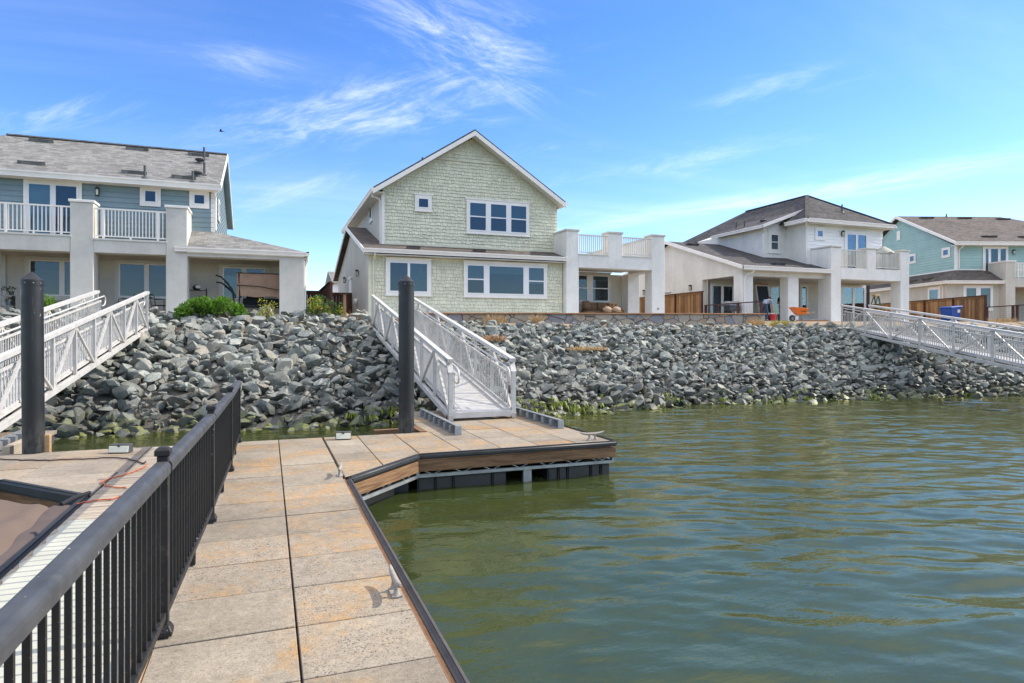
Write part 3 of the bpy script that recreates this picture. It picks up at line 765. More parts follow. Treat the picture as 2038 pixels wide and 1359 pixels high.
    for a, b in ((P1, Q0), (Q1, C0)):
        rail_panel(H, FRONT(Yf), a, b, 5.90, 6.80, 0.14, posts=False, step=0.10, mat='trim_cream')
        MB().box(a, b, Yf - 0.03, 26.8, 5.86, 5.91).build('coping', 'trim_cream', H)
    window(H, FRONT(29.395), 14.05, 16.45, 3.80, 5.36, (1, 1), (0, 1), (('blind_teal', 'interior_dark', 0.2), ('blind_teal', 'interior_dark', 0.2)), tm='trim_cream', mull=0.25)
    MB().box(LX - 2, 21.3, 25.2, 29.4, GZ - 0.12, GZ - 0.02).build('patio_slab', 'concrete_plain', H)
    MB().box(C0 + 0.28, C0 + 0.36, Yf - 0.05, Yf, 3.42, 3.50).build('hose_bib', 'cast_grey', H)
    return H
green_house()

# ---------------------------------------------------------------- the blue house
def blue_house():
    H = thing('blue_house', (-5, 28, GZ - 0.05), 'slate blue board-sided house with a grey shingle roof over a stucco porch', 'house')
    G = GZ - 0.06; Yf = 26.5
    bays = [(-9.3, -8.75), (-6.46, -5.75), (-3.49, -2.79), (0.40, 1.32)]
    for i, (a, b) in enumerate(bays):
        if i == 0: a, b = -9.35, -8.65
        top = 6.93 if i in (1, 2) else (5.12 if i == 3 else 5.12)
        MB().box(a, b, Yf, 27.2, G - 0.3, 6.84 if i in (1, 2) else 5.13).build('pillar', 'stucco_grey', H, bev=0.02)
        if i in (1, 2): cap_on(H, IDM, a, b, Yf, 27.2, 6.84, 0.09)
    m = MB(); m.box(-12.5, -6.46, Yf + 0.004, 27.1, 5.10, 5.62); m.box(-5.75, -3.49, Yf + 0.004, 27.1, 5.11, 5.55); m.box(-2.79, 1.318, Yf + 0.004, 27.1, 5.10, 5.24); m.box(-8.65, -6.46, Yf + 0.006, 27.1, 5.12, 5.6)
    m.build('beam', 'stucco_grey', H)
    MB().box(1.0, 1.318, 27.1, 28.6, 5.10, 5.24).build('beam', 'stucco_grey', H)
    m = MB(); m.box(-12.5, -6.42, Yf - 0.03, 26.9, 5.62, 5.68); m.box(-5.79, -3.45, Yf - 0.03, 26.9, 5.55, 5.61); m.build('coping', 'trim_cream', H)
    rail_panel(H, FRONT(Yf), -8.6, -6.46, 5.68, 6.69, 0.10, step=0.115)
    rail_panel(H, FRONT(Yf), -12.4, -8.7, 5.68, 6.69, 0.10, step=0.115)
    rail_panel(H, FRONT(Yf), -5.75, -3.49, 5.61, 6.69, 0.10, step=0.105)
    MB().box(-3.05, -2.79, 27.2, 27.88, 5.4, 6.84).build('parapet_wall', 'stucco_pale', H)
    MB().box(-3.08, -2.755, 27.24, 27.88, 6.84, 6.93).build('coping', 'trim_white', H)
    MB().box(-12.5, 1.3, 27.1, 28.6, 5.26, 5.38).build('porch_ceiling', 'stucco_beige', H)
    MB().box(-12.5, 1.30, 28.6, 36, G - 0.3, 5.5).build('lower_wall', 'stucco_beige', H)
    MB().box(-12.5, 1.4, 25.4, 28.6, G - 0.15, G).build('patio_slab', 'concrete_plain', H)
    fb = FRONT(28.595)
    for a, b in ((-8.37, -6.05), (-5.5, -3.35)): window(H, fb, a, b, 3.52, 5.10, (1, 1), (), (('interior_dark', 'blind_dark', 0.26), ('interior_dark', 'blind_dark', 0.26)), tm='trim_cream', trim=0.13, head=0)
    window(H, fb, -1.87, 0.02, 3.50, 5.10, (1, 1), (), (('interior_dark', 'curtain', 0.25), ('interior_dark', 'blind_dark', 0.25)), tm='trim_cream', trim=0.15, head=0)
    window(H, fb, -11.2, -8.95, 2.95, 5.10, (1, 1), (), ('interior_dark',), tm='trim_cream', trim=0.13, head=0, door=True)
    # upper storey
    UX = -2.0
    m = MB(); m.prism([(-14.2, 27.91, 5.4), (-14.2, 36.2, 5.4), (-14.2, 36.2, 7.9), (-14.2, 27.91, 7.9)], (UX + 14.2, 0, 0)); m.build('upper_wall', 'siding_blue', H)
    fw = FRONT(27.9)
    siding(-14.2, UX, 5.45, 7.86, fw, 0.19).build('front_siding', 'siding_blue', H)
    s = siding(27.9, 36.2, 6.0, 10.1, RIGHT(UX), 0.19)
    s.clip((0, 31.9, 10.10), (0, -0.52, 1)); s.clip((0, 31.9, 10.10), (0, 0.55, 1)); s.build('side_siding', 'siding_blue', H)
    MB().prism([(UX - 0.2, 27.91, 7.8), (UX - 0.2, 31.9, 10.1), (UX - 0.2, 36.2, 7.8)], (0.2, 0, 0)).build('gable_wall', 'siding_blue', H)
    MB(fw).box(UX - 0.10, UX + 0.03, -0.11, 0.03, 5.6, 7.85).build('corner_board', 'trim_white', H)
    # main roof : front slope with a hip on the left
    r0, zr, e0, ze = 31.9, 10.33, 27.42, 7.99
    m = MB()
    m.prism([(-15.2, e0, ze), (-1.74, e0, ze), (-1.74, r0, zr), (-9.95, r0, zr)], (0, 0, -0.09))
    m.prism([(-1.74, r0, zr), (-1.74, 36.7, 7.85), (-15.2, 36.7, 7.85), (-9.95, r0, zr)], (0, 0, -0.09))
    m.prism([(-15.2, e0, ze), (-9.95, r0, zr), (-15.2, 36.7, 7.85)], (0, 0, -0.09))
    m.build('roof', 'roof_grey', H)
    m = MB(); m.bar((-9.95, r0, zr + 0.02), (-1.74, r0, zr + 0.02), 0.22, 0.05); m.build('ridge_cap', 'roof_grey', H)
    m = MB(); m.prism([(-1.74, 27.40, ze + 0.01), (-1.74, r0, zr + 0.02), (-1.74, 36.7, 7.87), (-1.74, 36.7, 7.67), (-1.74, r0, zr - 0.17), (-1.74, 27.40, ze - 0.19)], (0.04, 0, 0)); m.build('rake_board', 'trim_white', H)
    m = MB(); m.prism([(UX, 27.44, ze - 0.13), (UX, r0, zr - 0.13), (UX, 36.7, 7.72), (UX, 36.7, 7.69), (UX, r0, zr - 0.16), (UX, 27.44, ze - 0.16)], (0.26, 0, 0)); m.build('rake_soffit', 'siding_blue', H)
    m = MB(); gutter(m, (-15.2, 27.32, ze), (-1.70, 27.32, ze), (0, 1, 0), 0.21, 0.12); m.build('gutter', 'trim_white', H)
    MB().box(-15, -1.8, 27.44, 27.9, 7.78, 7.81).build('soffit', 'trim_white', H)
    sl_ = (zr - ze) / (r0 - e0)
    P = lambda x, t: (x, e0 + (r0 - e0) * t, ze + (zr - ze) * t)
    for x, t in ((-8.05, 0.17), (-4.75, 0.13), (-3.05, 0.10), (-8.6, 0.86), (-5.2, 0.87), (-2.85, 0.86)): roof_vent(H, P(x, t), (1, 0, 0), (0, 1, sl_), (0, -sl_, 1), 0.85, 0.28, 'roof_grey')
    vent_pipe(H, P(-4.35, 0.06), 0.45); vent_pipe(H, P(-2.72, 0.05), 0.4); vent_pipe(H, P(-2.4, 0.27), 0.5); vent_pipe(H, P(-2.6, 0.78), 0.5)
    mushroom_vent(H, P(-2.63, 0.2)); mushroom_vent(H, P(-2.7, 0.62))
    m = MB(); m.tube([(UX + 0.06, 27.45, 7.8), (UX + 0.06, 27.6, 7.68), (UX + 0.06, 27.86, 7.6), (UX + 0.06, 27.88, 7.5), (UX + 0.06, 27.88, 6.3)], 0.04, 6); m.build('downspout', 'trim_white', H)
    fu = FRONT(27.862)
    window(H, fu, -8.2, -6.41, 5.6, 7.79, (1, 1), (), ('curtain', 'interior_dark'), trim=0.12, head=0, door=True)
    window(H, fu, -4.54, -3.84, 7.08, 7.83, backs=('blind_dark',), trim=0.13, head=0, sill=False)
    window(H, fu, -2.86, -2.16, 7.12, 7.81, backs=('blind_dark',), trim=0.13, head=0, sill=False)
    wall_lamp(H, fu, -5.91, 7.48)
    window(H, RIGHT(UX + 0.034), 29.5, 30.3, 7.0, 7.9, backs=('blind_dark',), trim=0.12, head=0)
    # porch roof with its hip at the right corner
    E0, zE = 26.42, 5.41
    m = MB()
    m.prism([(-3.18, E0, zE), (1.40, E0, zE), (-1.98, 27.9, 6.25), (-3.18, 27.9, 6.25)], (0, 0, -0.08))
    m.prism([(1.40, E0, zE), (1.40, 37, zE), (-1.98, 37, 6.25), (-1.98, 27.9, 6.25)], (0, 0, -0.08))
    m.build('porch_roof', 'roof_grey', H)
    m = MB(); gutter(m, (-3.2, 26.33, 5.42), (1.48, 26.33, 5.42), (0, 1, 0), 0.17); gutter(m, (1.49, 26.33, 5.42), (1.49, 37, 5.42), (-1, 0, 0), 0.17); m.build('gutter', 'trim_white', H)
    m = MB(); m.box(-2.79, 1.4, 26.43, 26.5, 5.22, 5.26); m.box(1.3, 1.4, 26.43, 37, 5.22, 5.26); m.build('soffit', 'trim_white', H)
    m = MB(); m.tube([(1.43, 26.6, 5.26), (1.43, 26.7, 5.1), (1.38, 26.8, 5.0), (1.36, 26.85, 4.9), (1.36, 26.85, 2.9)], 0.04, 6); m.build('downspout', 'trim_white', H)
    return H
blue_house()

# ---------------------------------------------------------------- the white house
def white_house():
    H = thing('white_house', (28, 28, GZ), 'white house with a dark hipped roof, its porch still being worked on', 'house')
    Yc = 26.9; LX = 22.72
    # lower gabled block, its front a porch
    m = MB(); m.prism([(LX, 27.62, 5.29), (LX, 30.18, 5.29), (LX, 30.18, GZ - 0.3), (LX, 39.6, GZ - 0.3), (LX, 39.6, 5.5), (LX, 33.3, 7.72), (LX, 26.95, 5.60), (LX, 26.95, 5.29)], (0.25, 0, 0)); m.build('side_wall', 'stucco_cream', H)
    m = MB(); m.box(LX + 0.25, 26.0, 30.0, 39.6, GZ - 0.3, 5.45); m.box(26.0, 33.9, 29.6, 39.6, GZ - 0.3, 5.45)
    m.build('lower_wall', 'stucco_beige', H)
    m = MB(); m.box(22.72, 23.40, Yc, 27.6, GZ - 0.3, 5.29); m.build('pillar', 'stucco_pale', H, bev=0.02)
    MB().box(25.68, 26.41, Yc, 27.5, GZ - 0.3, 5.29).build('pillar', 'stucco_pale', H, bev=0.02)
    MB().box(28.24, 28.94, 26.5, 27.4, GZ - 0.3, 6.92).build('pillar', 'stucco_pale', H, bev=0.02)
    MB().box(33.38, 34.06, 26.5, 27.15, GZ - 0.3, 6.93).build('pillar', 'stucco_pale', H, bev=0.02)
    MB().box(30.84, 31.50, 26.5, 27.1, 5.30, 6.93).build('parapet_pillar', 'stucco_pale', H, bev=0.02)
    m = MB(); m.box(22.724, 28.24, Yc + 0.004, 27.4, 5.26, 5.56); m.build('beam', 'stucco_pale', H)
    m = MB(); m.box(28.94, 33.38, 26.504, 27.1, 5.24, 5.86); m.box(33.8, 34.05, 27.15, 29.6, 5.24, 6.92); m.build('beam', 'stucco_pale', H)
    m = MB(); m.box(28.24, 28.5, 27.4, 27.89, 5.5, 6.92); m.build('parapet_wall', 'stucco_pale', H)
    for a, b, c, d in ((28.21, 28.98, 26.46, 27.44), (28.21, 28.53, 27.44, 27.88), (30.80, 31.54, 26.46, 27.14), (33.34, 34.10, 26.46, 27.19), (33.77, 34.09, 27.19, 29.6)): MB().box(a, b, c, d, 6.93, 7.02).build('coping', 'stucco_grey', H, bev=0.008)
    for a, b in ((28.94, 30.84), (31.5, 33.38)): rail_panel(H, FRONT(26.5), a, b, 5.88, 6.86, 0.14, posts=False, step=0.095, mat='trim_cream')
    MB().box(23.0, 34, 27.4, 30.0, 5.34, 5.42).build('porch_ceiling', 'stucco_beige', H)
    MB().box(22.4, 34.2, 25.3, 30.0, GZ - 0.14, GZ - 0.03).build('patio_slab', 'concrete_plain', H)
    MB().box(28.1, 29.1, 26.35, 26.5, GZ - 0.12, GZ + 0.0).build('patio_kerb', 'concrete_plain', H)
    # lower roof
    e = 0.318
    m = MB(); m.prism([(22.4, 26.45, 5.69), (28.24, 26.45, 5.69), (28.24, 33.3, 7.86), (22.4, 33.3, 7.86)], (0, 0, -0.09)); m.prism([(22.4, 33.3, 7.86), (28.24, 33.3, 7.86), (28.24, 40, 5.7), (22.4, 40, 5.7)], (0, 0, -0.09))
    m.build('lower_roof', 'roof_dark', H)
    m = MB(); m.prism([(22.36, 26.40, 5.70), (22.36, 33.3, 7.885), (22.36, 40, 5.72), (22.36, 40, 5.53), (22.36, 33.3, 7.69), (22.36, 26.40, 5.51)], (0.04, 0, 0)); m.build('rake_board', 'trim_white', H)
    m = MB(); gutter(m, (22.36, 26.35, 5.72), (28.20, 26.35, 5.72), (0, 1, 0), 0.2, 0.12); m.build('gutter', 'trim_white', H)
    MB().box(22.4, 28.2, 26.47, 26.9, 5.49, 5.52).build('soffit', 'trim_cream', H)
    m = MB(); m.tube([(23.05, 26.42, 5.5), (23.05, 26.5, 5.4), (22.86, 26.82, 5.25), (22.82, 26.86, 5.1), (22.82, 26.86, 2.95)], 0.04, 6); m.build('downspout', 'trim_white', H)
    for x, y in ((25.3, 27.1), (23.6, 32.2)): roof_vent(H, (x, y, 5.69 + e * (y - 26.45)), (1, 0, 0), (0, 1, e), (0, -e, 1), 0.75, 0.28)
    # upper storey
    UX, UR = 27.95, 33.69
    m = MB(); m.box(UX, UR, 27.92, 40, 5.5, 8.42); m.build('upper_wall', 'stucco_pale', H)
    siding(UX + 0.02, UR, 5.9, 8.42, FRONT(27.92), 0.19).build('front_siding', 'siding_white', H)
    MB(FRONT(27.92)).box(UX - 0.02, UX + 0.09, -0.05, 0.03, 5.8, 8.42).build('corner_board', 'trim_white', H)
    m = MB(); m.prism([(26.28, 29.41, 6.2), (26.28, 29.41, 8.30), (27.95, 29.41, 8.86), (27.95, 29.41, 6.2)], (0, 6.0, 0)); m.build('bay_wall', 'stucco_pale', H)
    fw = FRONT(29.405)
    window(H, fw, 26.62, 27.52, 6.90, 8.14, backs=(('blind_dark', 'interior_dark', 0.5),), hung=(0,), trim=0.16, head=0.05, tm='stucco_pale')
    # main hip roof
    gx0, gx1, gy, gz = 27.42, 34.0, 27.34, 8.57; rx, ry, rz = 30.71, 30.63, 10.70; by = 36.0
    m = MB()
    m.prism([(gx0, gy, gz), (gx1, gy, gz), (rx, ry, rz)], (0, 0, -0.09))
    m.prism([(gx1, gy, gz), (gx1, 40, gz), (rx, by, rz), (rx, ry, rz)], (0, 0, -0.09))
    m.prism([(gx0, gy, gz), (rx, ry, rz), (rx, by, rz), (gx0, 40.0, gz)], (0, 0, -0.09))
    m.prism([(gx0, 40.0, gz), (rx, by, rz), (gx1, 40, gz)], (0, 0, -0.09))
    m.build('roof', 'roof_dark', H)
    k = 0.36   # the flatter roof over the side bay runs up into the main slope
    m = MB(); m.prism([(25.84, 29.0, 8.37), (29.1, 29.0, 8.37 + k * 3.26), (29.1, 33.4, 8.37 + k * 3.26), (25.84, 33.4, 8.37)], (0, 0, -0.08)); m.build('bay_roof', 'roof_dark', H)
    m = MB(); m.prism([(25.82, 28.96, 8.385), (29.08, 28.96, 8.385 + k * 3.26), (29.08, 28.96, 8.20 + k * 3.26), (25.82, 28.96, 8.20)], (0, 0.04, 0)); m.build('rake_board', 'trim_white', H)
    m = MB(); gutter(m, (25.76, 28.96, 8.37), (25.76, 33.4, 8.37), (1, 0, 0), 0.17); m.build('gutter', 'trim_white', H)
    m = MB(); m.prism([(25.9, 29.0, 8.2), (27.9, 29.0, 8.92), (27.9, 29.0, 8.95), (25.9, 29.0, 8.24)], (0, 0.42, 0)); m.build('rake_soffit', 'trim_cream', H)
    m = MB(); gutter(m, (gx0 - 0.08, gy - 0.08, gz + 0.01), (gx1 + 0.08, gy - 0.08, gz + 0.01), (0, 1, 0), 0.2, 0.12); gutter(m, (gx0 - 0.082, gy - 0.08, gz + 0.01), (gx0 - 0.082, 28.96, gz + 0.01), (1, 0, 0), 0.2, 0.12); gutter(m, (gx1 + 0.082, gy - 0.08, gz + 0.01), (gx1 + 0.082, 39, gz + 0.01), (-1, 0, 0), 0.2, 0.12); m.build('gutter', 'trim_white', H)
    MB().box(gx0, gx1, gy + 0.04, 27.92, 8.36, 8.39).build('soffit', 'trim_cream', H)
    MB().box(gx0, UX, 27.92, 28.96, 8.36, 8.39).build('soffit', 'trim_cream', H)
    m = MB(); m.bar((rx, ry, rz + 0.015), (gx0, gy, gz + 0.02), 0.2, 0.04); m.bar((rx, ry, rz + 0.015), (gx1, gy, gz + 0.02), 0.2, 0.04); m.bar((rx, ry, rz + 0.015), (rx, by, rz + 0.015), 0.2, 0.04); m.build('hip_cap', 'roof_dark', H)
    m = MB(); m.tube([(27.55, 27.5, 8.4), (27.6, 27.6, 8.25), (27.88, 27.86, 8.15), (27.9, 27.88, 8.0), (27.9, 27.88, 6.4)], 0.04, 6); m.build('downspout', 'trim_white', H)
    m = MB(); m.tube([(26.05, 29.1, 8.2), (26.1, 29.15, 8.1), (26.26, 29.37, 8.0), (26.24, 29.37, 7.9), (26.24, 29.37, 6.75)], 0.035, 6); m.build('downspout', 'trim_white', H)
    sF = (rz - gz) / (ry - gy); vent_pipe(H, (31.25, 28.55, gz + sF * 1.21), 0.45)
    for x, y in ((26.5, 31.2), (26.9, 32.4)): vent_pipe(H, (x, y, 8.37 + k * (x - 25.84)), 0.4)
    mushroom_vent(H, (27.35, 30.6, 8.37 + k * 1.51 - 0.1))
    fu = FRONT(27.882)
    window(H, fu, 28.53, 29.20, 7.55, 8.20, backs=('blind_dark',), trim=0.12, tm='siding_white')
    window(H, fu, 30.70, 32.5, 5.95, 8.14, (1, 1), (), ('interior_dark', 'blind_dark'), trim=0.14, tm='siding_white', door=True)
    wall_lamp(H, fu, 30.5, 7.95)
    # porch back wall : doors and windows
    window(H, FRONT(29.995), 23.05, 24.75, 3.0, 5.12, (1, 1), (), (('interior_dark', 'blind_dark', 0.25),), tm='trim_cream', head=0, door=True)
    fb = FRONT(29.595)
    window(H, fb, 26.0, 27.75, 2.95, 5.10, (1, 1), (), ('interior_dark',), tm='trim_cream', head=0, door=True)
    window(H, fb, 29.1, 29.75, 3.5, 5.2, (1,), (0,), ('interior_dark',), tm='trim_cream', head=0)
    window(H, fb, 31.75, 34.3, 2.95, 5.25, (0.5, 1, 1), (), ('blind_dark', 'interior_dark', 'interior_dark'), tm='trim_cream', head=0, door=True)
    m = MB(fb); m.box(30.95, 31.15, 0, 0.02, GZ, 5.3); m.box(31.42, 31.6, 0, 0.02, GZ, 5.3); m.box(34.36, 34.62, 0, 0.02, GZ, 5.3); m.build('bare_sheathing', 'interior_dark', H)
    MB(FRONT(29.99)).box(22.98, 23.04, 0, 0.02, GZ, 5.2).build('bare_sheathing', 'interior_dark', H)
    for y, z in ((31.2, 4.92), (36.1, 4.95)): wall_lamp(H, LEFT(LX), y, z)
    MB(LEFT(LX)).box(33.2, 35.6, 0, 0.10, 4.78, 4.84).build('meter_shelf', 'trim_cream', H)
    return H
white_house()

# ---------------------------------------------------------------- the teal house, turned with the bend of the shore
def teal_house():
    PH = R(18.5); ox, oy = 40.56, 28.98; c, s = math.cos(PH), math.sin(PH)
    G = lambda p: (ox + p[0] * c + p[1] * s, oy - p[0] * s + p[1] * c, p[2])
    gv = lambda p: (p[0] * c + p[1] * s, -p[0] * s + p[1] * c, p[2])
    H = thing('teal_house', (ox, oy, GZ), 'teal board-sided house with a brown roof, partly out of the frame', 'house')
    F = lambda v: comp(G, FRONT(v)); L = lambda u: comp(G, LEFT(u))
    MB(G).box(0.28, 4.3, 0.4, 11, GZ - 0.4, 5.62).build('lower_wall', 'stucco_beige', H)
    MB(G).box(4.3, 13, 2.6, 11, GZ - 0.4, 5.62).build('porch_back_wall', 'stucco_beige', H)
    MB(G).box(1.63, 12.9, 1.41, 12.6, 5.6, 8.2).build('upper_wall', 'siding_teal', H)
    MB(G).prism([(1.64, 1.41, 8.1), (1.64, 7.2, 10.85), (1.64, 13.0, 8.1)], (0.2, 0, 0)).build('gable_wall', 'siding_teal', H)
    siding(1.63, 12.9, 6.56, 8.22, F(1.4), 0.18).build('front_siding', 'siding_teal', H)
    sd_ = siding(1.4, 13.0, 6.56, 10.9, L(1.63), 0.18)
    sd_.clip(G((0, 7.2, 10.86)), gv((0, -0.475, 1))); sd_.clip(G((0, 7.2, 10.86)), gv((0, 0.475, 1)))
    sd_.build('side_siding', 'siding_teal', H)
    m = MB(F(1.4)); m.box(1.60, 1.74, -0.12, 0.035, 6.56, 8.2); m.build('corner_board', 'trim_white', H)
    m = MB(G); m.box(1.58, 1.64, 1.39, 12, 6.50, 6.57); m.box(1.6, 12, 1.36, 1.41, 6.50, 6.57); m.build('flashing', 'trim_white', H)
    e0, ze, r0, zr = 0.92, 8.32, 7.2, 11.14
    m = MB(G)
    m.prism([(1.3, e0, ze), (15.2, e0, ze), (9.3, r0, zr), (1.3, r0, zr)], (0, 0, -0.09)); m.prism([(1.3, r0, zr), (9.3, r0, zr), (15.2, 13.5, ze), (1.3, 13.5, ze)], (0, 0, -0.09)); m.prism([(15.2, e0, ze), (15.2, 13.5, ze), (9.3, r0, zr)], (0, 0, -0.09))
    m.build('roof', 'roof_brown', H)
    m = MB(G); m.prism([(1.26, e0 - 0.03, ze + 0.0), (1.26, r0, zr + 0.02), (1.26, 13.5, ze + 0.02), (1.26, 13.5, ze - 0.19), (1.26, r0, zr - 0.19), (1.26, e0 - 0.03, ze - 0.2)], (0.04, 0, 0)); m.build('rake_board', 'trim_white', H)
    m = MB(); gutter(m, G((1.26, e0 - 0.1, ze + 0.01)), G((15.2, e0 - 0.1, ze + 0.01)), gv((0, 1, 0)), 0.22, 0.12); m.build('gutter', 'trim_white', H)
    MB(G).box(1.3, 15, e0, 1.4, 8.10, 8.13).build('soffit', 'trim_white', H)
    sl_ = (zr - ze) / (r0 - e0); nr = gv((0, -sl_, 1))
    for u, t in ((3.3, 0.9), (6.2, 0.9), (9.0, 0.87), (4.4, 0.16), (6.9, 0.15), (9.4, 0.16)):
        p = G((u, e0 + (r0 - e0) * t, ze + (zr - ze) * t)); q = gv((0, 1, sl_)); roof_vent(H, p, gv((1, 0, 0)), q, nr, 0.95, 0.3, 'roof_brown')
    vent_pipe(H, G((9.9, 4.9, ze + sl_ * (4.9 - e0))), 0.7); mushroom_vent(H, G((10.5, 4.6, ze + sl_ * (4.6 - e0)))); vent_pipe(H, G((5.2, r0, zr)), 0.2)
    m = MB(G); m.tube([(1.85, 1.0, 8.15), (1.85, 1.05, 8.0), (1.83, 1.33, 7.9), (1.82, 1.36, 7.8), (1.82, 1.36, 6.6)], 0.04, 6); m.build('downspout', 'trim_white', H)
    # lower roof with a hip at the front corner
    m = MB(G); m.prism([(0, 0, 5.69), (4.4, 0, 5.69), (4.4, 1.42, 6.52), (1.62, 1.42, 6.52)], (0, 0, -0.08)); m.prism([(0, 0, 5.69), (1.62, 1.42, 6.52), (1.62, 12, 6.52), (0, 12, 5.69)], (0, 0, -0.08)); m.build('lower_roof', 'roof_brown', H)
    m = MB(); gutter(m, G((-0.09, -0.09, 5.70)), G((4.4, -0.09, 5.70)), gv((0, 1, 0)), 0.19, 0.12); gutter(m, G((-0.092, -0.09, 5.70)), G((-0.092, 12, 5.70)), gv((1, 0, 0)), 0.19, 0.12); m.build('gutter', 'trim_white', H)
    m = MB(G); m.box(0.0, 4.4, 0.02, 0.4, 5.5, 5.53); m.box(0.0, 0.28, 0.4, 11, 5.5, 5.53); m.build('soffit', 'trim_white', H)
    for v in (2.6, 4.2): roof_vent(H, G((0.5, v, 5.69 + 0.512 * 0.5)), gv((0, 1, 0)), gv((1, 0, 0.512)), gv((-0.512, 0, 1)), 0.8, 0.28, 'roof_brown')
    m = MB(G); m.tube([(0.1, 0.7, 5.5), (0.14, 0.7, 5.4), (0.24, 0.7, 5.3), (0.24, 0.7, 2.95)], 0.04, 6); m.build('downspout', 'trim_white', H)
    MB(G).box(3.79, 4.42, -0.12, 0.5, GZ - 0.4, 6.90).build('pillar', 'stucco_beige', H, bev=0.02)
    m = MB(G); m.box(4.42, 13, -0.1, 0.45, 5.29, 5.86); m.build('beam', 'stucco_beige', H)
    m = MB(G); m.box(3.80, 4.05, 0.5, 1.39, 5.6, 6.90); m.build('parapet_wall', 'stucco_beige', H)
    m = MB(G); m.box(3.75, 4.46, -0.16, 0.54, 6.90, 6.99); m.box(3.76, 4.09, 0.54, 1.38, 6.90, 6.99); m.build('coping', 'trim_white', H)
    rail_panel(H, F(-0.1), 4.42, 7.5, 5.88, 6.86, 0.14)
    MB(G).box(4.3, 13, 0.45, 2.6, 5.35, 5.42).build('porch_ceiling', 'stucco_beige', H)
    fu = F(1.362)
    window(H, fu, 3.42, 5.14, 6.0, 8.08, (0.5, 1, 0.8), (), ('blind_teal', 'interior_dark', 'blind_dark'), trim=0.12, head=0, door=True)
    wall_lamp(H, fu, 5.5, 7.7)
    fl = L(1.592)
    for a, b, z0, z1 in ((1.85, 2.65, 7.44, 8.12), (5.35, 6.12, 7.42, 8.12)): window(H, fl, a, b, z0, z1, backs=('blind_dark',), trim=0.12, head=0, sill=False)
    MB(fl).box(7.1, 7.5, 0, 0.04, 9.35, 10.04).build('gable_vent', 'trim_white', H)
    window(H, F(0.395), 1.37, 3.33, 3.8, 5.42, (1, 1), (), ('blind_teal',), trim=0.13, head=0, mull=0.2)
    window(H, L(0.275), 0.95, 2.15, 3.9, 5.40, (1,), (), ('blind_teal',), trim=0.14, head=0)
teal_house()

# ---------------------------------------------------------------- floating docks
DZ = 0.52
def ray(x, y):
    t = (x - 1019) / 1290; v = (668 - y) / 1290; s, c = math.sin(R(20.6)), math.cos(R(20.6))
    return Vector((s + t * c, c - t * s, v))
def onz(x, y, z): r = ray(x, y); k = (z - CAMZ) / r.z; return Vector((r.x * k, r.y * k, z))
def ony(x, y, Y): r = ray(x, y); k = Y / r.y; return Vector((r.x * k, Y, CAMZ + r.z * k))

def cleat(par, loc, rz, name='cleat', s=1.0):
    c, sn = math.cos(rz), math.sin(rz)
    f = lambda p: (loc[0] + s * (p[0] * c - p[1] * sn), loc[1] + s * (p[0] * sn + p[1] * c), loc[2] + s * p[2])
    m = MB(f)
    m.box(-0.08, 0.08, -0.032, 0.032, 0, 0.012)
    for x in (-0.045, 0.045): m.tube([(x * 1.25, 0, 0.0), (x * 1.1, 0, 0.025), (x, 0, 0.06), (x, 0, 0.085)], 0.02, 10, rr=[0.03, 0.019, 0.014, 0.017])
    m.tube([(-0.185, 0, 0.118), (-0.15, 0, 0.104), (-0.10, 0, 0.094), (-0.04, 0, 0.090), (0.04, 0, 0.090), (0.10, 0, 0.094), (0.15, 0, 0.104), (0.185, 0, 0.118)], 0.02, 12, rr=[0.008, 0.015, 0.018, 0.019, 0.019, 0.018, 0.015, 0.008])
    return m.build(name, 'cast_grey', par, smooth=True, angle=50)

def slab_cells(xl, yl, domain=None, g=(0.006, 0.0065), t=0.06, z=DZ, seed=1):
    q = random.Random(seed); m = MB()
    for i in range(len(xl) - 1):
        for j in range(len(yl) - 1):
            a, b, c, d = xl[i] + g[0], xl[i + 1] - g[0], yl[j] + g[1], yl[j + 1] - g[1]
            if domain:
                r = domain(a, b, c, d)
                if r is None: continue
                a, b, c, d = r
            if b - a < 0.02 or d - c < 0.02: continue
            dz = q.uniform(-0.003, 0.002)
            m.box(a, b, c, d, z - t + dz, z + dz)
    return m
def truss_edge(par, p, q, n, out):
    """galvanised bottom rail with web bars, hung below the timber along p-q; out = unit outward"""
    p, q, out = Vector(p), Vector(q), Vector(out)
    m = MB(); o = out * 0.01
    m.bar(p + o + Vector((0, 0, 0.205)), q + o + Vector((0, 0, 0.205)), 0.04, 0.045)
    for i in range(n):
        a = p.lerp(q, (i + 0.1) / n); b = p.lerp(q, (i + 0.5) / n); c = p.lerp(q, (i + 0.9) / n)
        m.bar(a + Vector((0, 0, 0.29)), b + Vector((0, 0, 0.21)) - out * 0.02, 0.012, 0.012); m.bar(b + Vector((0, 0, 0.21)) - out * 0.02, c + Vector((0, 0, 0.29)), 0.012, 0.012)
    for u in (0.0, 1.0):
        a = p.lerp(q, u); m.bar(a + o + Vector((0, 0, 0.19)), a + o + Vector((0, 0, 0.34)), 0.05, 0.03, (1, 0, 0))
    return m.build('steel_truss', 'galvanised', par)
def float_box(par, x0, x1, y0, y1, z0=-0.25, z1=0.185, mods=(0.22, 0.22, 0.5, 0.2)):
    m = MB(); tot = sum(mods); x = x0
    for w in mods:
        e = x + (x1 - x0) * w / tot
        m.box(x + 0.012, e - 0.012, y0, y1, z0, z1 - 0.01); x = e
    m.box(x0 + 0.02, x1 - 0.02, y0 + 0.05, y1 - 0.02, z0 + 0.02, z1)
    return m.build('float', 'rubber', par, bev=0.02, seg=2)
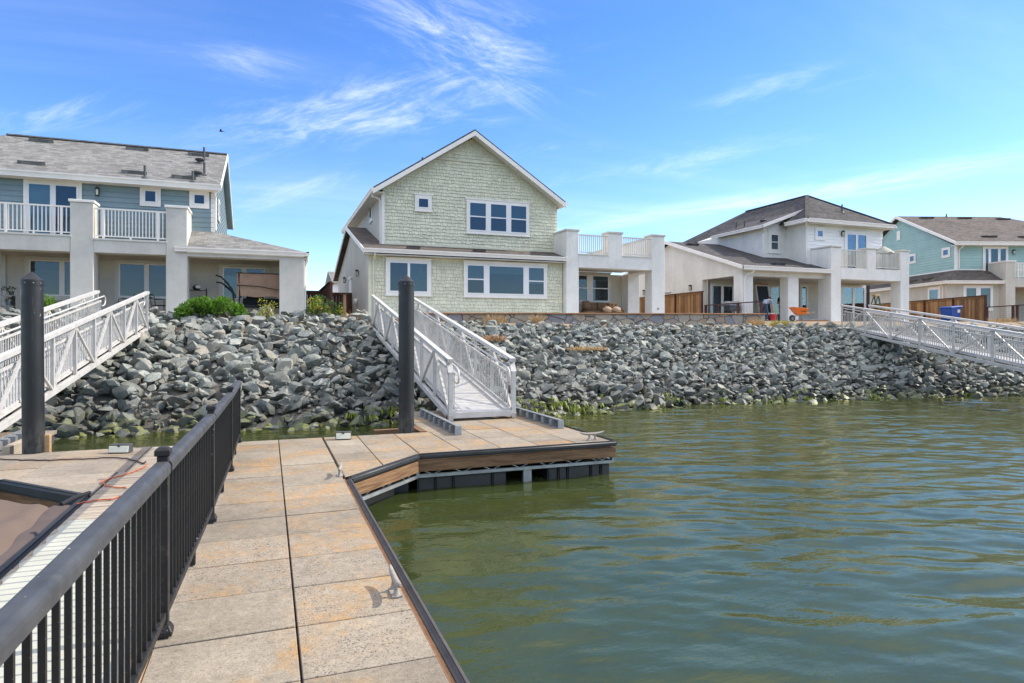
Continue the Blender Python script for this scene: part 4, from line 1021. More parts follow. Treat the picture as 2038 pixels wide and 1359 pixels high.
def bumper(par, pts, w=0.09, h=0.11, z=DZ + 0.015, name='bumper', mat='rubber'):
    for i in range(len(pts) - 1):
        p, q = pts[i], pts[i + 1]
        MB().bar((p[0], p[1], z - h / 2), (q[0], q[1], z - h / 2), w, h).build(name, mat, par, bev=0.028, seg=3, smooth=True, angle=40)

def right_dock():
    D = thing('floating_dock', (0.2, 6, 0), 'concrete-slab dock with a timber and black rubber edge, open water on its right', 'dock', 'floating docks')
    xl = [-0.40, 0.15, 0.76, 1.37, 1.98, 2.59, 3.20, 3.81, 4.42, 5.03]
    yl = [3.27 + 0.606 * k for k in range(-9, 13)]; yl = [y for y in yl if y < 10.8] + [10.93]
    def dom(a, b, c, d):
        if b <= 0.80:
            return (a, b if b < 0.7 else b, c, d)
        if a >= 1.9:
            return None if d < 8.95 else (a, b, max(c, 8.955), d)
        return None
    m = slab_cells([-0.575, 0.15, 0.815], yl, None)          # walkway, two columns
    m2 = slab_cells(xl[3:], yl, lambda a, b, c, d: None if d < 8.95 or a < 1.9 else (a, b, max(c, 8.955), d), seed=2)
    m3 = slab_cells([0.835, 1.37, 1.98], [7.51, 8.118, 8.724, 9.33], None, seed=3); m3.clip((0.83, 7.75, 0), (0.726, -0.688, 0))
    m4 = slab_cells([0.835, 1.37, 1.98], [9.33, 9.936, 10.542, 10.93], None, seed=4)
    for k in (m2, m3, m4):
        o = len(m.v); m.v += k.v; m.q += [tuple(i + o for i in q) for q in k.q]
    m.build('deck_slabs', 'slab', D, bev=0.004)
    slab_cells([2.55, 3.20, 3.81, 4.42, 5.03], [10.93 + 0.606 * k for k in range(0, 6)], None, seed=5).build('landing_slabs', 'slab', D, bev=0.004)
    m = MB(); m.box(-0.40, 0.80, -2.2, 10.9, 0.28, 0.458); m.box(0.80, 5.0, 8.97, 10.9, 0.30, 0.457); m.box(2.6, 5.0, 10.9, 13.9, 0.30, 0.456)
    m.build('deck_frame', 'dark_grey', D)
    MB().prism([(0.81, 7.80, 0.30), (1.9, 8.96, 0.30), (0.81, 8.96, 0.30)], (0, 0, 0.154)).build('deck_frame', 'dark_grey', D)
    # edges
    bumper(D, [(0.875, -2.2), (0.875, 7.72)], 0.058, 0.07, mat='rubber_grey')
    MB().box(0.820, 0.838, -2.2, 7.76, 0.40, 0.497).build('edge_strip', 'step_wood', D)
    bumper(D, [(0.875, 7.70), (1.95, 8.87), (5.10, 8.905)], 0.085, 0.085)
    bumper(D, [(5.075, 8.95), (5.075, 13.9)], 0.06, 0.08)
    for (p, q) in (((0.89, 7.735), (1.93, 8.865)), ((1.95, 8.90), (5.08, 8.925)), ((5.05, 8.93), (5.05, 13.9)), ((0.875, -2.2), (0.875, 7.7))):
        p, q = Vector(p + (0,)), Vector(q + (0,)); d = (q - p).normalized(); nrm = Vector((d.y, -d.x, 0)); off = -nrm * 0.005
        MB().bar(p + off + Vector((0, 0, 0.355)), q + off + Vector((0, 0, 0.355)), 0.065, 0.155).build('edge_beam', 'beam_wood', D, bev=0.005)
    truss_edge(D, (0.93, 7.83, 0), (1.93, 8.93, 0), 3, (0.72, -0.69, 0)); truss_edge(D, (1.96, 8.96, 0), (5.04, 8.96, 0), 7, (0, -1, 0)); truss_edge(D, (5.04, 9.0, 0), (5.04, 13.8, 0), 9, (1, 0, 0)); truss_edge(D, (0.86, -2, 0), (0.86, 7.7, 0), 16, (1, 0, 0))
    float_box(D, 1.95, 3.30, 8.99, 10.6); float_box(D, 3.95, 5.03, 8.99, 10.6, mods=(0.16, 0.14, 0.36, 0.16, 0.16))
    float_box(D, 0.4, 1.85, 9.0, 10.6, mods=(0.3, 0.3, 0.4)); float_box(D, 3.0, 5.0, 12, 13.8); float_box(D, -0.3, 0.83, 5.3, 7.0, mods=(0.5, 0.5)); float_box(D, -0.3, 0.83, 1.6, 3.6, mods=(0.5, 0.5))
    MB().prism([(0.80, 7.95, -0.25), (1.62, 8.85, -0.25), (0.8, 8.95, -0.25)], (0, 0, 0.42)).build('float', 'rubber', D, bev=0.02)
    MB().bar((3.62, 9.0, -0.2), (3.62, 9.0, 0.2), 0.13, 0.06, (0, 1, 0)).build('steel_bracket', 'galvanised', D)
    cleat(D, (0.76, 4.15, DZ), R(90)); cleat(D, (0.79, 7.86, DZ), R(80)); cleat(D, (4.78, 9.12, DZ), R(2), s=1.15)
    # pile guide and the tracks the gangway rolls on
    m = MB(); m.box(2.43, 2.54, 10.94, 11.7, 0.36, 0.53); m.box(1.75, 2.43, 11.55, 11.66, 0.36, 0.5); m.build('pile_guide', 'beam_wood', D)
    for x, y0, y1 in ((2.94, 10.35, 13.2), (4.86, 10.45, 13.2)):
        m = MB(); m.box(x - 0.05, x + 0.05, y0, y1, DZ + 0.002, DZ + 0.012); m.box(x + 0.045, x + 0.055, y0, y1, DZ + 0.012, DZ + 0.15); m.box(x - 0.055, x + 0.045, y0, y0 + 0.012, DZ + 0.012, DZ + 0.15)
        m.box(x - 0.02, x + 0.045, y0 + .02, y1, DZ + 0.138, DZ + 0.15)
        k = y0 + 0.3
        while k < y1: m.box(x - 0.055, x + 0.045, k, k + 0.10, DZ + 0.012, DZ + 0.125); k += 0.38
        m.build('gangway_track', 'galvanised', D)
right_dock()

def left_dock():
    D = thing('floating_dock', (-1.6, 6, 0), 'neighbouring dock on the far side of the black railing, with a narrow plank walkway', 'dock', 'floating docks')
    m = MB(); q = random.Random(3); y = -2.0
    while y < 9.0:
        m.box(-1.70 + q.uniform(-.006, .006), -0.635, y + 0.004, y + 0.138, 0.47, DZ + q.uniform(-0.002, 0.002)); y += 0.145
    while y < 10.9:
        m.box(-1.62 + q.uniform(-.006, .006), -0.635, y + 0.004, y + 0.138, 0.47, DZ - 0.001 + q.uniform(-0.002, 0.002)); y += 0.145
    m.build('deck_planks', 'plank_grey', D, bev=0.003)
    xl = [-8.9, -7.5, -6.3, -5.1, -3.9, -2.7, -1.63]; yl = [9.03, 9.64, 10.3, 10.93]
    m = slab_cells(xl, yl, None, seed=8)
    k = slab_cells([-2.85, -1.72], [7.8, 8.42, 9.03], None, seed=9); k.clip((-1.75, 7.83, 0), (-0.726, -0.688, 0))
    o = len(m.v); m.v += k.v; m.q += [tuple(i + o for i in f) for f in k.q]
    m.build('deck_slabs', 'slab_far', D, bev=0.004)
    slab_cells([-9.0, -6.0, -5.2, -4.4, -3.45], [10.94, 11.6, 12.2, 12.8, 13.4], None, seed=6).build('landing_slabs', 'slab_far', D, bev=0.004)
    m = MB(); m.box(-1.70, -0.64, -2.2, 10.9, 0.28, 0.458); m.box(-9, -1.70, 9.06, 10.9, 0.30, 0.457); m.box(-9, -3.5, 10.9, 13.4, 0.30, 0.456); m.build('deck_frame', 'dark_grey', D)
    MB().box(-0.632, -0.573, -2.2, 10.95, 0.40, DZ + 0.010).build('centre_timber', 'post_wood', D, bev=0.006)
    bumper(D, [(-1.74, -2.2), (-1.76, 7.80), (-2.86, 8.98), (-9.0, 9.0)], 0.10, 0.13)
    for p, q in (((-1.74, -2.2), (-1.74, 7.8)), ((-1.77, 7.84), (-2.85, 9.0)), ((-2.85, 9.03), (-9, 9.05))):
        MB().bar(p + (0.34,), q + (0.34,), 0.065, 0.17).build('edge_beam', 'beam_wood', D, bev=0.005)
    truss_edge(D, (-9, 9.07, 0), (-2.9, 9.06, 0), 10, (0, -1, 0))
    float_box(D, -9, -6, 9.2, 10.6); float_box(D, -5, -2.9, 9.2, 10.6); float_box(D, -1.6, -0.6, 2, 5)
    MB().box(-3.0, -2.91, 10.94, 11.03, 0.3, 0.76).build('kerb_post', 'post_wood', D, bev=0.006)
    MB().box(-3.48, -3.38, 10.95, 11.9, 0.40, 0.62).build('kerb_timber', 'plank_grey', D, bev=0.006)
    x, y0, y1 = -3.62, 11.2, 13.2
    m = MB(); m.box(x - 0.05, x + 0.05, y0, y1, 0.532, 0.542); m.box(x - .055, x - 0.045, y0, y1, 0.542, 0.68); k = y0
    while k < y1: m.box(x - 0.045, x + 0.045, k, k + 0.10, 0.542, 0.65); k += 0.3
    m.build('gangway_track', 'galvanised', D)
    m = MB(); 
left_dock()

def dock_railing():
    X = -0.485
    T = thing('dock_railing', (X, 5, DZ), 'black metal railing with square posts running along the middle of the dock', 'railing')
    py = [10.85, 8.58, 6.30, 4.0, 1.25]
    z0, zr = DZ + 0.012, 1.50
    fx = lambda y: float(np.interp(y, [1.25, 4.0, 6.3, 8.58, 10.85], [-0.625, -0.54, -0.475, -0.435, -0.43]))
    def post(y):
        X = fx(y)
        m = MB(); m.box(X - 0.028, X + 0.028, y - 0.028, y + 0.028, z0, 1.515); o = m.build('post', 'black_metal', T, bev=0.004)
        MB().add([(X - .039, y - .039, 1.515), (X + .039, y - .039, 1.515), (X + .039, y + .039, 1.515), (X - .039, y + .039, 1.515), (X - .039, y - .039, 1.546), (X + .039, y - .039, 1.546), (X + .039, y + .039, 1.546), (X - .039, y + .039, 1.546), (X - .022, y - .022, 1.560), (X + .022, y - .022, 1.560), (X + .022, y + .022, 1.560), (X - .022, y + .022, 1.560)],
                 [(3, 2, 1, 0), (0, 1, 5, 4), (1, 2, 6, 5), (2, 3, 7, 6), (3, 0, 4, 7), (4, 5, 9, 8), (5, 6, 10, 9), (6, 7, 11, 10), (7, 4, 8, 11), (8, 9, 10, 11)]).build('post_cap', 'black_metal', o, bev=0.003)
        MB().add([(X - .048, y - .048, z0), (X + .048, y - .048, z0), (X + .048, y + .048, z0), (X - .048, y + .048, z0), (X - .048, y - .048, z0 + .025), (X + .048, y - .048, z0 + .025), (X + .048, y + .048, z0 + .025), (X - .048, y + .048, z0 + .025), (X - .033, y - .033, z0 + .058), (X + .033, y - .033, z0 + .058), (X + .033, y + .033, z0 + .058), (X - .033, y + .033, z0 + .058)],
                 [(3, 2, 1, 0), (0, 1, 5, 4), (1, 2, 6, 5), (2, 3, 7, 6), (3, 0, 4, 7), (4, 5, 9, 8), (5, 6, 10, 9), (6, 7, 11, 10), (7, 4, 8, 11), (8, 9, 10, 11)]).build('post_foot', 'black_metal', o, bev=0.004)
    for y in py: post(y)
    base = None; n = 0
    for i in range(len(py) - 1):
        b, a = py[i] - 0.028, py[i + 1] + 0.028
        # loaf-shaped top rail
        pr = [(-.043, 1.42), (-.043, 1.458), (-.038, 1.474), (-.022, 1.485), (.022, 1.485), (.038, 1.474), (.043, 1.458), (.043, 1.42)]
        Xa, Xb = fx(a), fx(b); fs = lambda p: (Xa + (Xb - Xa) * (p[1] - a) / (b - a) + p[0], p[1], p[2])
        MB(fs).prism([(u, a, z) for u, z in pr], (0, b - a, 0)).build('top_rail', 'rail_metal', T, bev=0.003)
        MB(fs).box(-.02, .02, a, b, z0 + 0.09, z0 + 0.13).build('bottom_rail', 'black_metal', T, bev=0.003)
        MB(fs).box(-.018, .018, (a + b) / 2 - .025, (a + b) / 2 + .025, z0, z0 + 0.09).build('rail_support', 'black_metal', T)
        k = int(round((b - a) / 0.112))
        for j in range(1, k):
            y = a + (b - a) * j / k
            if base is None:
                y00, x00 = y, fs((0, y, 0))[0]; base = MB(fs).box(-.0095, .0095, y - .0085, y + .0085, z0 + 0.13, 1.41).build('baluster', 'black_metal', T)
            elif n < 100 and y > 0.4:
                c = base.copy(); COL.objects.link(c); c.location = (fs((0, y, 0))[0] - x00, y - y00, 0); n += 1
paintmat('rail_metal', (0.055, 0.058, 0.063, 1))
dock_railing()

def pile(x, y, label, lean=(0, 0), h=2.90):
    T = thing('mooring_pile', (x, y, 0), label, 'pile', 'black mooring piles')
    r = 0.133
    f = lambda p: (x + p[0] + lean[0] * p[2], y + p[1] + lean[1] * p[2], p[2])
    m = MB(f); m.lathe((0, 0, 0), [(r, -1.5), (r, 0.5), (r, 1.5), (r, h)], 40); m.build('shaft', 'rubber_pile', T, smooth=True, angle=40)
    m = MB(f); m.lathe((0, 0, h - .02), [(r + 0.006, 0), (r + 0.006, 0.075), (0.004, 0.195)], 40); m.build('cap', 'rubber_pile', T, smooth=True, angle=20)
    m = MB(f)
    for a in (-1.9, -1.2, -0.5, 0.6): m.lathe((math.cos(a) * (r + .004), math.sin(a) * (r + .004), h + .005), [(0.008, 0), (0.008, 0.012)], 6)
    m.build('cap_screws', 'galvanised', T)
def pilemat():
    t = NT('rubber_pile')
    c = t.val((0.014, 0.0155, 0.018, 1), t.ramp(t.noise(3, 5, 0.6, sc=(1, 1, 0.3)), 0.3, 0.7, 0.7, 1.4))
    scr = t.math('MULTIPLY', t.ramp(t.noise(24, 3, 0.6, sc=(1, 1, 0.05)), 0.62, 0.70), t.ramp(t.noise(2, 3, 0.6), 0.45, 0.6))
    c = t.mix(t.math('MULTIPLY', scr, 0.5), c, (0.13, 0.13, 0.13, 1))
    s_ = t.n.new('ShaderNodeSeparateXYZ'); t.l.new(t.geo.outputs['Position'], s_.inputs[0])
    low = t.ramp(s_.outputs[2], 0.55, 1.1, 1.0, 0.0)
    c = t.mix(t.math('MULTIPLY', t.math('MULTIPLY', low, t.ramp(t.noise(7, 5, 0.7, sc=(1, 1, 0.4)), 0.42, 0.6)), 0.6), c, (0.12, 0.115, 0.10, 1))
    dr = t.math('MULTIPLY', t.ramp(t.noise(16, 3, 0.6, sc=(1, 1, 0.25)), 0.68, 0.72), t.ramp(t.noise(1.7, 2, 0.5), 0.5, 0.6))
    c = t.mix(dr, c, (0.5, 0.5, 0.47, 1))
    t.bump(t.noise(5, 4, 0.6, sc=(1, 1, 0.2)), 0.25, 0.02); t.fin(c, t.ramp(t.noise(6, 4, 0.6), 0.3, 0.7, 0.34, 0.55), 0, 0.4)
pilemat()
pile(2.21, 11.02, 'black round pile with a pointed cap beside the middle gangway', h=3.04); pile(-3.10, 10.95, 'black round pile with a pointed cap at the left edge of the photo', (-0.008, 0))

# ---------------------------------------------------------------- gangways
def gangway(label, B, Tp, w, curl=True):
    """B, Tp: foot and head of the right-hand... B/Tp = centre line points at deck level"""
    B, Tp = Vector(B), Vector(Tp)
    T = thing('gangway', B, label, 'gangway', 'aluminium gangways')
    ax = (Tp - B); L = ax.length; ax.normalize()
    hz = Vector((ax.x, ax.y, 0)).normalized(); sd_ = Vector((hz.y, -hz.x, 0)); upv = Vector((0, 0, 1))
    P = lambda s, l, h: B + ax * s + sd_ * l + upv * h
    hw = w / 2; n = 8
    deck = MB(); k = 0.0
    while k < L - 0.05:
        a, b = k, min(k + 0.13, L); c = [P(a, -hw + .16, 0), P(a, hw - .16, 0), P(b - .012, hw - .16, 0), P(b - .012, -hw + .16, 0)]
        deck.prism(c, (0, 0, -0.035)); k += 0.13
    deck.build('deck_planks', 'aluminium', T)
    for s_ in (-1, 1):
        l = s_ * hw; side = 'side_truss'
        m = MB(); H0, H1 = -0.09, 1.00
        m.bar(P(0, l, H1), P(L, l, H1), 0.11, 0.075); m.bar(P(-.05, l, H0), P(L, l, H0), 0.09, 0.10)
        for i in range(n + 1):
            s = 0.06 + (L - 0.12) * i / n
            if i == 0: m.bar(P(0.0, l, H0 - .06), P(0.0, l, H1 - 0.22), 0.08, 0.09, ax); continue
            m.bar(P(s, l, H0), P(s, l, H1), 0.06, 0.055, ax)
            s0 = 0.06 + (L - 0.12) * (i - 1) / n
            a, b = (P(s0, l, H0 + .04), P(s, l, H1 - .04)) if i % 2 else (P(s0, l, H1 - .04), P(s, l, H0 + .04))
            m.bar(a, b, 0.045, 0.045)
        m.bar(P(0.0, l, H1 - 0.24), P(0.16, l, H1 - 0.0), 0.11, 0.07)
        m.build(side, 'aluminium', T)
        li = s_ * (hw - 0.095); m = MB()
        m.bar(P(0.05, li, 0.74), P(L - .05, li, 0.74), 0.035, 0.045); m.bar(P(0.05, li, 0.07), P(L - .05, li, 0.07), 0.03, 0.04)
        c = int(L / 0.112)
        for i in range(c + 1):
            s = 0.08 + (L - .16) * i / c; m.bar(P(s, li, 0.06), P(s, li, 0.74), 0.016, 0.024, ax)
        m.build('picket_panel', 'aluminium', T)
        m = MB(); m.prism([P(0, l - s_ * .05, 0.0), P(0, l - s_ * .21, 0.0), P(L, l - s_ * .21, 0.0), P(L, l - s_ * .05, 0.0)], (0, 0, 0.045))
        m.build('kerb', 'aluminium', T)
        # tubular handrail, returned to the post in a loop at both ends
        lh = s_ * (hw - 0.13)
        pts = [P(0.30, lh, 0.58), P(0.02, lh, 0.56), P(-0.10, lh, 0.60), P(-0.14, lh, 0.70), P(-0.10, lh, 0.82), P(0.02, lh, 0.86), P(0.3, lh, 0.86)]
        pts += [P(L * i / 6, lh, 0.86) for i in range(1, 6)] + [P(L - 0.1, lh, 0.86), P(L + 0.12, lh, 0.86), P(L + 0.22, lh, 0.80), P(L + 0.25, lh, 0.72), P(L + 0.20, lh, 0.62), P(L + 0.1, lh, 0.59), P(L - 0.1, lh, 0.59)]
        m = MB(); m.tube(pts, 0.021, 8)
        for i in range(n): m.bar(P(0.3 + (L - 0.6) * i / (n - 1), lh, 0.85), P(0.3 + (L - 0.6) * i / (n - 1), l, 0.80), 0.02, 0.02)
        m.build('handrail', 'aluminium', T, smooth=True, angle=50)
    m = MB(); m.bar(P(-0.02, -hw, -0.05), P(-0.02, hw, -0.05), 0.06, 0.11); m.build('end_plate', 'aluminium', T)
    m = MB(); m.add([P(-0.04, -hw + .1, -0.0), P(-0.04, hw - .1, -0.0), P(0.12, hw - .1, 0.012), P(0.12, -hw + .1, 0.012)], [(0, 1, 2, 3)]); m.build('toe_ramp', 'aluminium', T)
    for i in range(n + 1):
        s = 0.06 + (L - 0.12) * i / n; MB().bar(P(s, -hw, -0.085), P(s, hw, -0.085), 0.05, 0.07).build('cross_beam', 'aluminium', T)
    for s_ in (-1, 1):
        m = MB(); c = P(0.1, s_ * (hw + 0.02), -0.12); d = sd_ * 0.03; m.tube([c - d, c + d], 0.05, 14); m.build('roller', 'rubber', T)
gangway('white aluminium gangway leading down from the green house to the middle dock', (3.95, 12.16, 0.68), (3.95, 22.2, 2.52), 1.30)
gangway('white aluminium gangway running down past the left pile from the blue house', (-4.63, 12.1, 0.76), (-4.03, 22.0, 2.46), 1.30)
gangway('white aluminium gangway on the right, sloping out of the frame below the teal house', (20.8, 8.9, 0.66), (24.88, 22.0, 2.54), 1.30)
for x, y, z, rz, lb in ((3.5, 22.75, 2.38, 0, 'grey concrete footing under the head of the middle gangway'), (-3.6, 22.55, 2.33, 0.06, 'grey concrete footing at the top of the left gangway')):
    m = MB(); m.box(x - 0.9 + 0.3, x + 1.3 if x > 0 else x + 0.55, y - 0.4, y + 0.25, z - 0.8, z + 0.03); o = m.build('concrete_footing', 'concrete_plain', None, bev=0.02); tag(o, lb, 'footing')

# ---------------------------------------------------------------- riprap
def ico(sub):
    bm = bmesh.new(); bmesh.ops.create_icosphere(bm, subdivisions=sub, radius=1)
    v = np.array([x.co[:] for x in bm.verts]); f = np.array([[a.index for a in q.verts] for q in bm.faces]); bm.free(); return v, f
def rock_shape(V, g):
    v = V.copy() * 1.25
    for _ in range(12):
        n = g.normal(size=3); n /= np.linalg.norm(n); d = g.uniform(0.42, 0.84)
        h = v @ n - d; m = h > 0; v[m] -= np.outer(h[m], n) * 0.985
    v *= np.array([1.0, g.uniform(0.66, 0.92), g.uniform(0.52, 0.80)])
    ph = g.uniform(0, 6, (4, 3)); fr = g.uniform(3, 7, (4, 3))
    for k in range(4): v += 0.012 * np.sin(V @ fr[k] * 1.3 + ph[k, 0])[:, None] * V
    return v
def riprap():
    g = np.random.default_rng(21)
    V2, F2 = ico(2); V3, F3 = ico(3)
    shapes2 = [rock_shape(V2, np.random.default_rng(100 + i)) for i in range(24)]
    shapes3 = [rock_shape(V3, np.random.default_rng(100 + i)) for i in range(24)]
    rocks = []
    x = -8.5
    while x < 35:
        left = x < 4.2
        cell = 0.265 if left else 0.225
        a, b = yw(x), yt(x); run = b - a + (2.3 if x < 3.2 else 1.3); n = int(run * 1.08 / cell)
        for k in range(n):
            y = a - 0.75 + run * (k + g.uniform(0.0, 1.0)) / n
            xx = x + g.uniform(-0.5, 0.5) * cell
            for lay in range(2):
                if lay == 1 and g.random() > 0.42: continue
                r = cell * g.lognormal(0.0, 0.40) * (0.66 if lay == 0 else 0.58)
                z = zbank(xx, y) + (0.02 if lay == 0 else 0.15) + g.uniform(-0.04, 0.08)
                if y > b - 0.35 and x > 3.2: z -= 0.13
                r = min(r, cell * 1.25); rocks.append((xx + (g.uniform(-.12, .12) if lay else 0), y, z, r))
        x += cell
    print('rocks', len(rocks))
    def rot(g):
        q = Quaternion((g.normal(), g.normal(), g.normal()), g.uniform(0, 0.9)) @ Quaternion((0, 0, 1), g.uniform(0, 6.28))
        return Quaternion((1, 0, 0), -0.30) @ q
    th = R(20.6)
    def score(p):
        d = p[0] * math.sin(th) + p[1] * math.cos(th); u = (p[0] * math.cos(th) - p[1] * math.sin(th)) / d
        vis = -0.76 < u < 0.77 and p[2] > 0.0 and not (3.2 < p[0] < 4.7) and not (-4.9 < p[0] < -3.3)
        return p[3] / d if vis else 0
    order = sorted(range(len(rocks)), key=lambda i: -score(rocks[i]))
    near, rest = order[:300], order[300:]
    meshes = []
    for i, s in enumerate(shapes3):
        me = bpy.data.meshes.new('boulder'); me.from_pydata(s.tolist(), [], F3.tolist()); me.materials.append(MATS['rock']); me.update()
        me.polygons.foreach_set('use_smooth', [True] * len(me.polygons)); me.set_sharp_from_angle(angle=R(24)); meshes.append(me)
    for i in near:
        p = rocks[i]; o = bpy.data.objects.new('boulder', meshes[int(g.integers(24))]); COL.objects.link(o)
        o.location = p[:3]; o.rotation_mode = 'QUATERNION'; o.rotation_quaternion = rot(g); o.scale = (p[3] * 1.05,) * 3
        tag(o, 'angular grey-green boulder among the larger rocks of the stone bank', 'boulder', 'larger boulders of the stone bank')
    nv = len(V2); co = np.empty((len(rest) * nv, 3)); q = np.empty((len(rest) * len(F2), 3), int)
    for k, i in enumerate(rest):
        p = rocks[i]; Rm = np.array(rot(g).to_matrix())
        co[k * nv:(k + 1) * nv] = (shapes2[int(g.integers(24))] * p[3]) @ Rm.T + np.array(p[:3])
        q[k * len(F2):(k + 1) * len(F2)] = F2 + k * nv
    me = bpy.data.meshes.new('riprap_stones')
    me.vertices.add(len(co)); me.vertices.foreach_set('co', co.ravel().astype(np.float32))
    me.loops.add(q.size); me.loops.foreach_set('vertex_index', q.ravel().astype(np.int32))
    me.polygons.add(len(q)); me.polygons.foreach_set('loop_start', (np.arange(len(q)) * 3).astype(np.int32))
    me.polygons.foreach_set('use_smooth', np.ones(len(q), bool))
    me.update(); me.validate(); me.set_sharp_from_angle(angle=R(26)); me.materials.append(MATS['rock'])
    o = bpy.data.objects.new('riprap_stones', me); COL.objects.link(o)
    tag(o, 'grey-green quarry stones covering the bank down to the water', 'stones', None, 'stuff')
riprap()

# ---------------------------------------------------------------- plants
def leafball(m, g, c, rx, ry, rz, n, size, up=0.25):
    for _ in range(n):
        while True:
            p = Vector((g.uniform(-1, 1), g.uniform(-1, 1), g.uniform(-1, 1)))
            if 0.35 < p.length < 1: break
        if g.random() < 0.7: p = p.normalized() * g.uniform(0.75, 1.02)
        q = Vector((c[0] + p.x * rx, c[1] + p.y * ry, c[2] + p.z * rz))
        d = (p + Vector((g.uniform(-.7, .7), g.uniform(-.7, .7), g.uniform(-.5, .7) + up))).normalized()
        a = d.cross(Vector((g.uniform(-1, 1), g.uniform(-1, 1), g.uniform(-1, 1))))
        if a.length < 1e-3: continue
        a.normalize(); nn = a.cross(d); L = size * g.uniform(0.7, 1.35); w = L * 0.26
        m.add([q, q + d * L * .45 + a * w + nn * L * .05, q + d * L, q + d * L * .45 - a * w + nn * L * .05], [(0, 1, 2), (0, 2, 3)])
def stems(par, g, base, tips, r=0.014, mat='bark', name='stems'):
    m = MB()
    for t in tips:
        b = Vector(base) + Vector((g.uniform(-.08, .08), g.uniform(-.06, .06), 0)); t = Vector(t)
        mid = b.lerp(t, 0.5) + Vector((g.uniform(-.08, .08), g.uniform(-.05, .05), 0.05))
        m.tube([b, mid, t], r, 5, rr=[r, r * .7, r * .3])
    return m.build(name, mat, par, uv=False)
def bush(name, label, cat, loc, lumps, leaf, size, dens, seed, leaf2=None):
    g = random.Random(seed); T = thing(name, loc, label, cat)
    L = Vector(loc); m, m2 = MB(), MB()
    for i, (x, y, z, rx, ry, rz) in enumerate(lumps):
        k = m2 if leaf2 and i % 2 else m
        leafball(k, g, L + Vector((x, y, z)), rx, ry, rz, int(dens * (rx * rz + ry * rz + rx * ry) * 900), size)
    m.build('foliage', leaf, T, uv=False)
    if m2.v: m2.build('foliage', leaf2, T, uv=False)
    stems(T, g, loc, [L + Vector(l[:3]) for l in lumps] + [L + Vector((l[0] * .8, l[1] * .8, l[2] + l[5] * .6)) for l in lumps])
g0 = random.Random(5)
lumps = []
for i in range(30):
    x = g0.uniform(-0.85, 0.85); top = 0.78 * (1 - (abs(x) / 1.05) ** 2.2) * g0.uniform(0.55, 1.0)
    lumps.append((x, g0.uniform(-.35, .35), 0.12 + top * 0.75, g0.uniform(.16, .24), g0.uniform(.16, .24), g0.uniform(.14, .22)))
bush('bush', 'broad glossy green bush on the rocks in front of the blue house porch', 'bush', (-1.72, 23.2, 2.58), lumps, 'leaf_green', 0.095, 1.5, 1)
lumps = [(g0.uniform(-.3, .3), g0.uniform(-.2, .2), g0.uniform(.12, .72), .12, .12, .13) for _ in range(16)]
bush('shrub', 'small yellow-leaved shrub in front of the blue house pillar', 'shrub', (0.0, 23.2, 2.6), lumps, 'leaf_yellow', 0.06, 0.62, 2)
lumps = [(g0.uniform(-.6, .6), g0.uniform(-.3, .3), g0.uniform(.15, .80), .17, .17, .18) for _ in range(26)]
bush('shrub', 'mixed green and yellow shrub in the gap between the blue and green houses', 'shrub', (1.88, 23.6, 2.6), lumps, 'leaf_dark', 0.075, 0.75, 3, 'leaf_yellow')
lumps = [(g0.uniform(-.3, .3), g0.uniform(-.2, .2), g0.uniform(.0, .35), .16, .16, .15) for _ in range(9)]
bush('potted_plant', 'leafy green pot plant seen through the left gangway railing', 'plant', (-7.0, 25.6, 3.05), lumps, 'leaf_green', 0.09, 0.9, 4)

def tuft(label, loc, rx, ry, h, n, mat, seed, spread=0.5, name='dry_grass_clump', cat='grass', r=0.006):
    g = random.Random(seed); T = MB()
    for _ in range(n):
        a, q = g.uniform(0, 6.28), math.sqrt(g.random()); b = Vector((loc[0] + rx * q * math.cos(a), loc[1] + ry * q * math.sin(a), loc[2] - 0.05))
        L = h * g.uniform(0.5, 1.15); d = Vector((g.gauss(0, spread), g.gauss(0, spread), 1)).normalized(); s = Vector((g.uniform(-1, 1), g.uniform(-1, 1), 0)).normalized() * r
        p1 = b + d * L * .55; p2 = b + d * L + Vector((d.x, d.y, -0.35)) * L * .35
        T.add([b - s, b + s, p1 + s, p1 - s, p2], [(0, 1, 2, 3), (3, 2, 4)])
    o = T.build(name, mat, None, uv=False); tag(o, label, cat)
tuft('russet clump of dead twigs among the rocks near the middle gangway', (7.2, 20.9, 2.05), .42, .35, .30, 420, 'dead_twig', 1, 0.9)
tuft('wide flat patch of dry golden weeds among the rocks below the stone wall', (10.4, 20.2, 1.72), .75, .45, .22, 700, 'straw', 2, 1.0)
tuft('tuft of dry brown grass at the foot of the stone wall, left one', (8.2, 23.6, 2.72), .45, .2, .42, 260, 'straw', 3, 0.45)
tuft('dry grass sprig at the foot of the stone wall, below the couch', (9.9, 23.6, 2.74), .3, .15, .40, 170, 'straw', 4, 0.4)
tuft('tall pale grass tuft at the right end of the stone wall', (20.7, 23.6, 2.60), .42, .3, .50, 420, 'straw', 5, 0.4)
tuft('yellow-green grass cushion beside the wheelbarrow', (22.1, 23.5, 2.66), .62, .35, .34, 800, 'yellow_grass', 6, 0.55)
tuft('golden dry grass clump growing behind the right gangway', (33.3, 21.0, 2.74), .8, .4, .45, 800, 'straw', 7, 0.5)
tuft('yellow-green grass clump on top of the rocks by the wire railing', (35.2, 20.4, 2.74), .7, .4, .42, 700, 'yellow_grass', 8, 0.5)
tuft('low mat of bright moss-green ground cover beside the blue house pillar', (1.0, 23.0, 2.58), .35, .2, .12, 500, 'yellow_grass', 9, 0.9)
tuft('bare brown twigs sticking up beside the wooden post', (2.75, 23.2, 2.6), .15, .12, .62, 40, 'dead_twig', 10, 0.45, r=0.009)

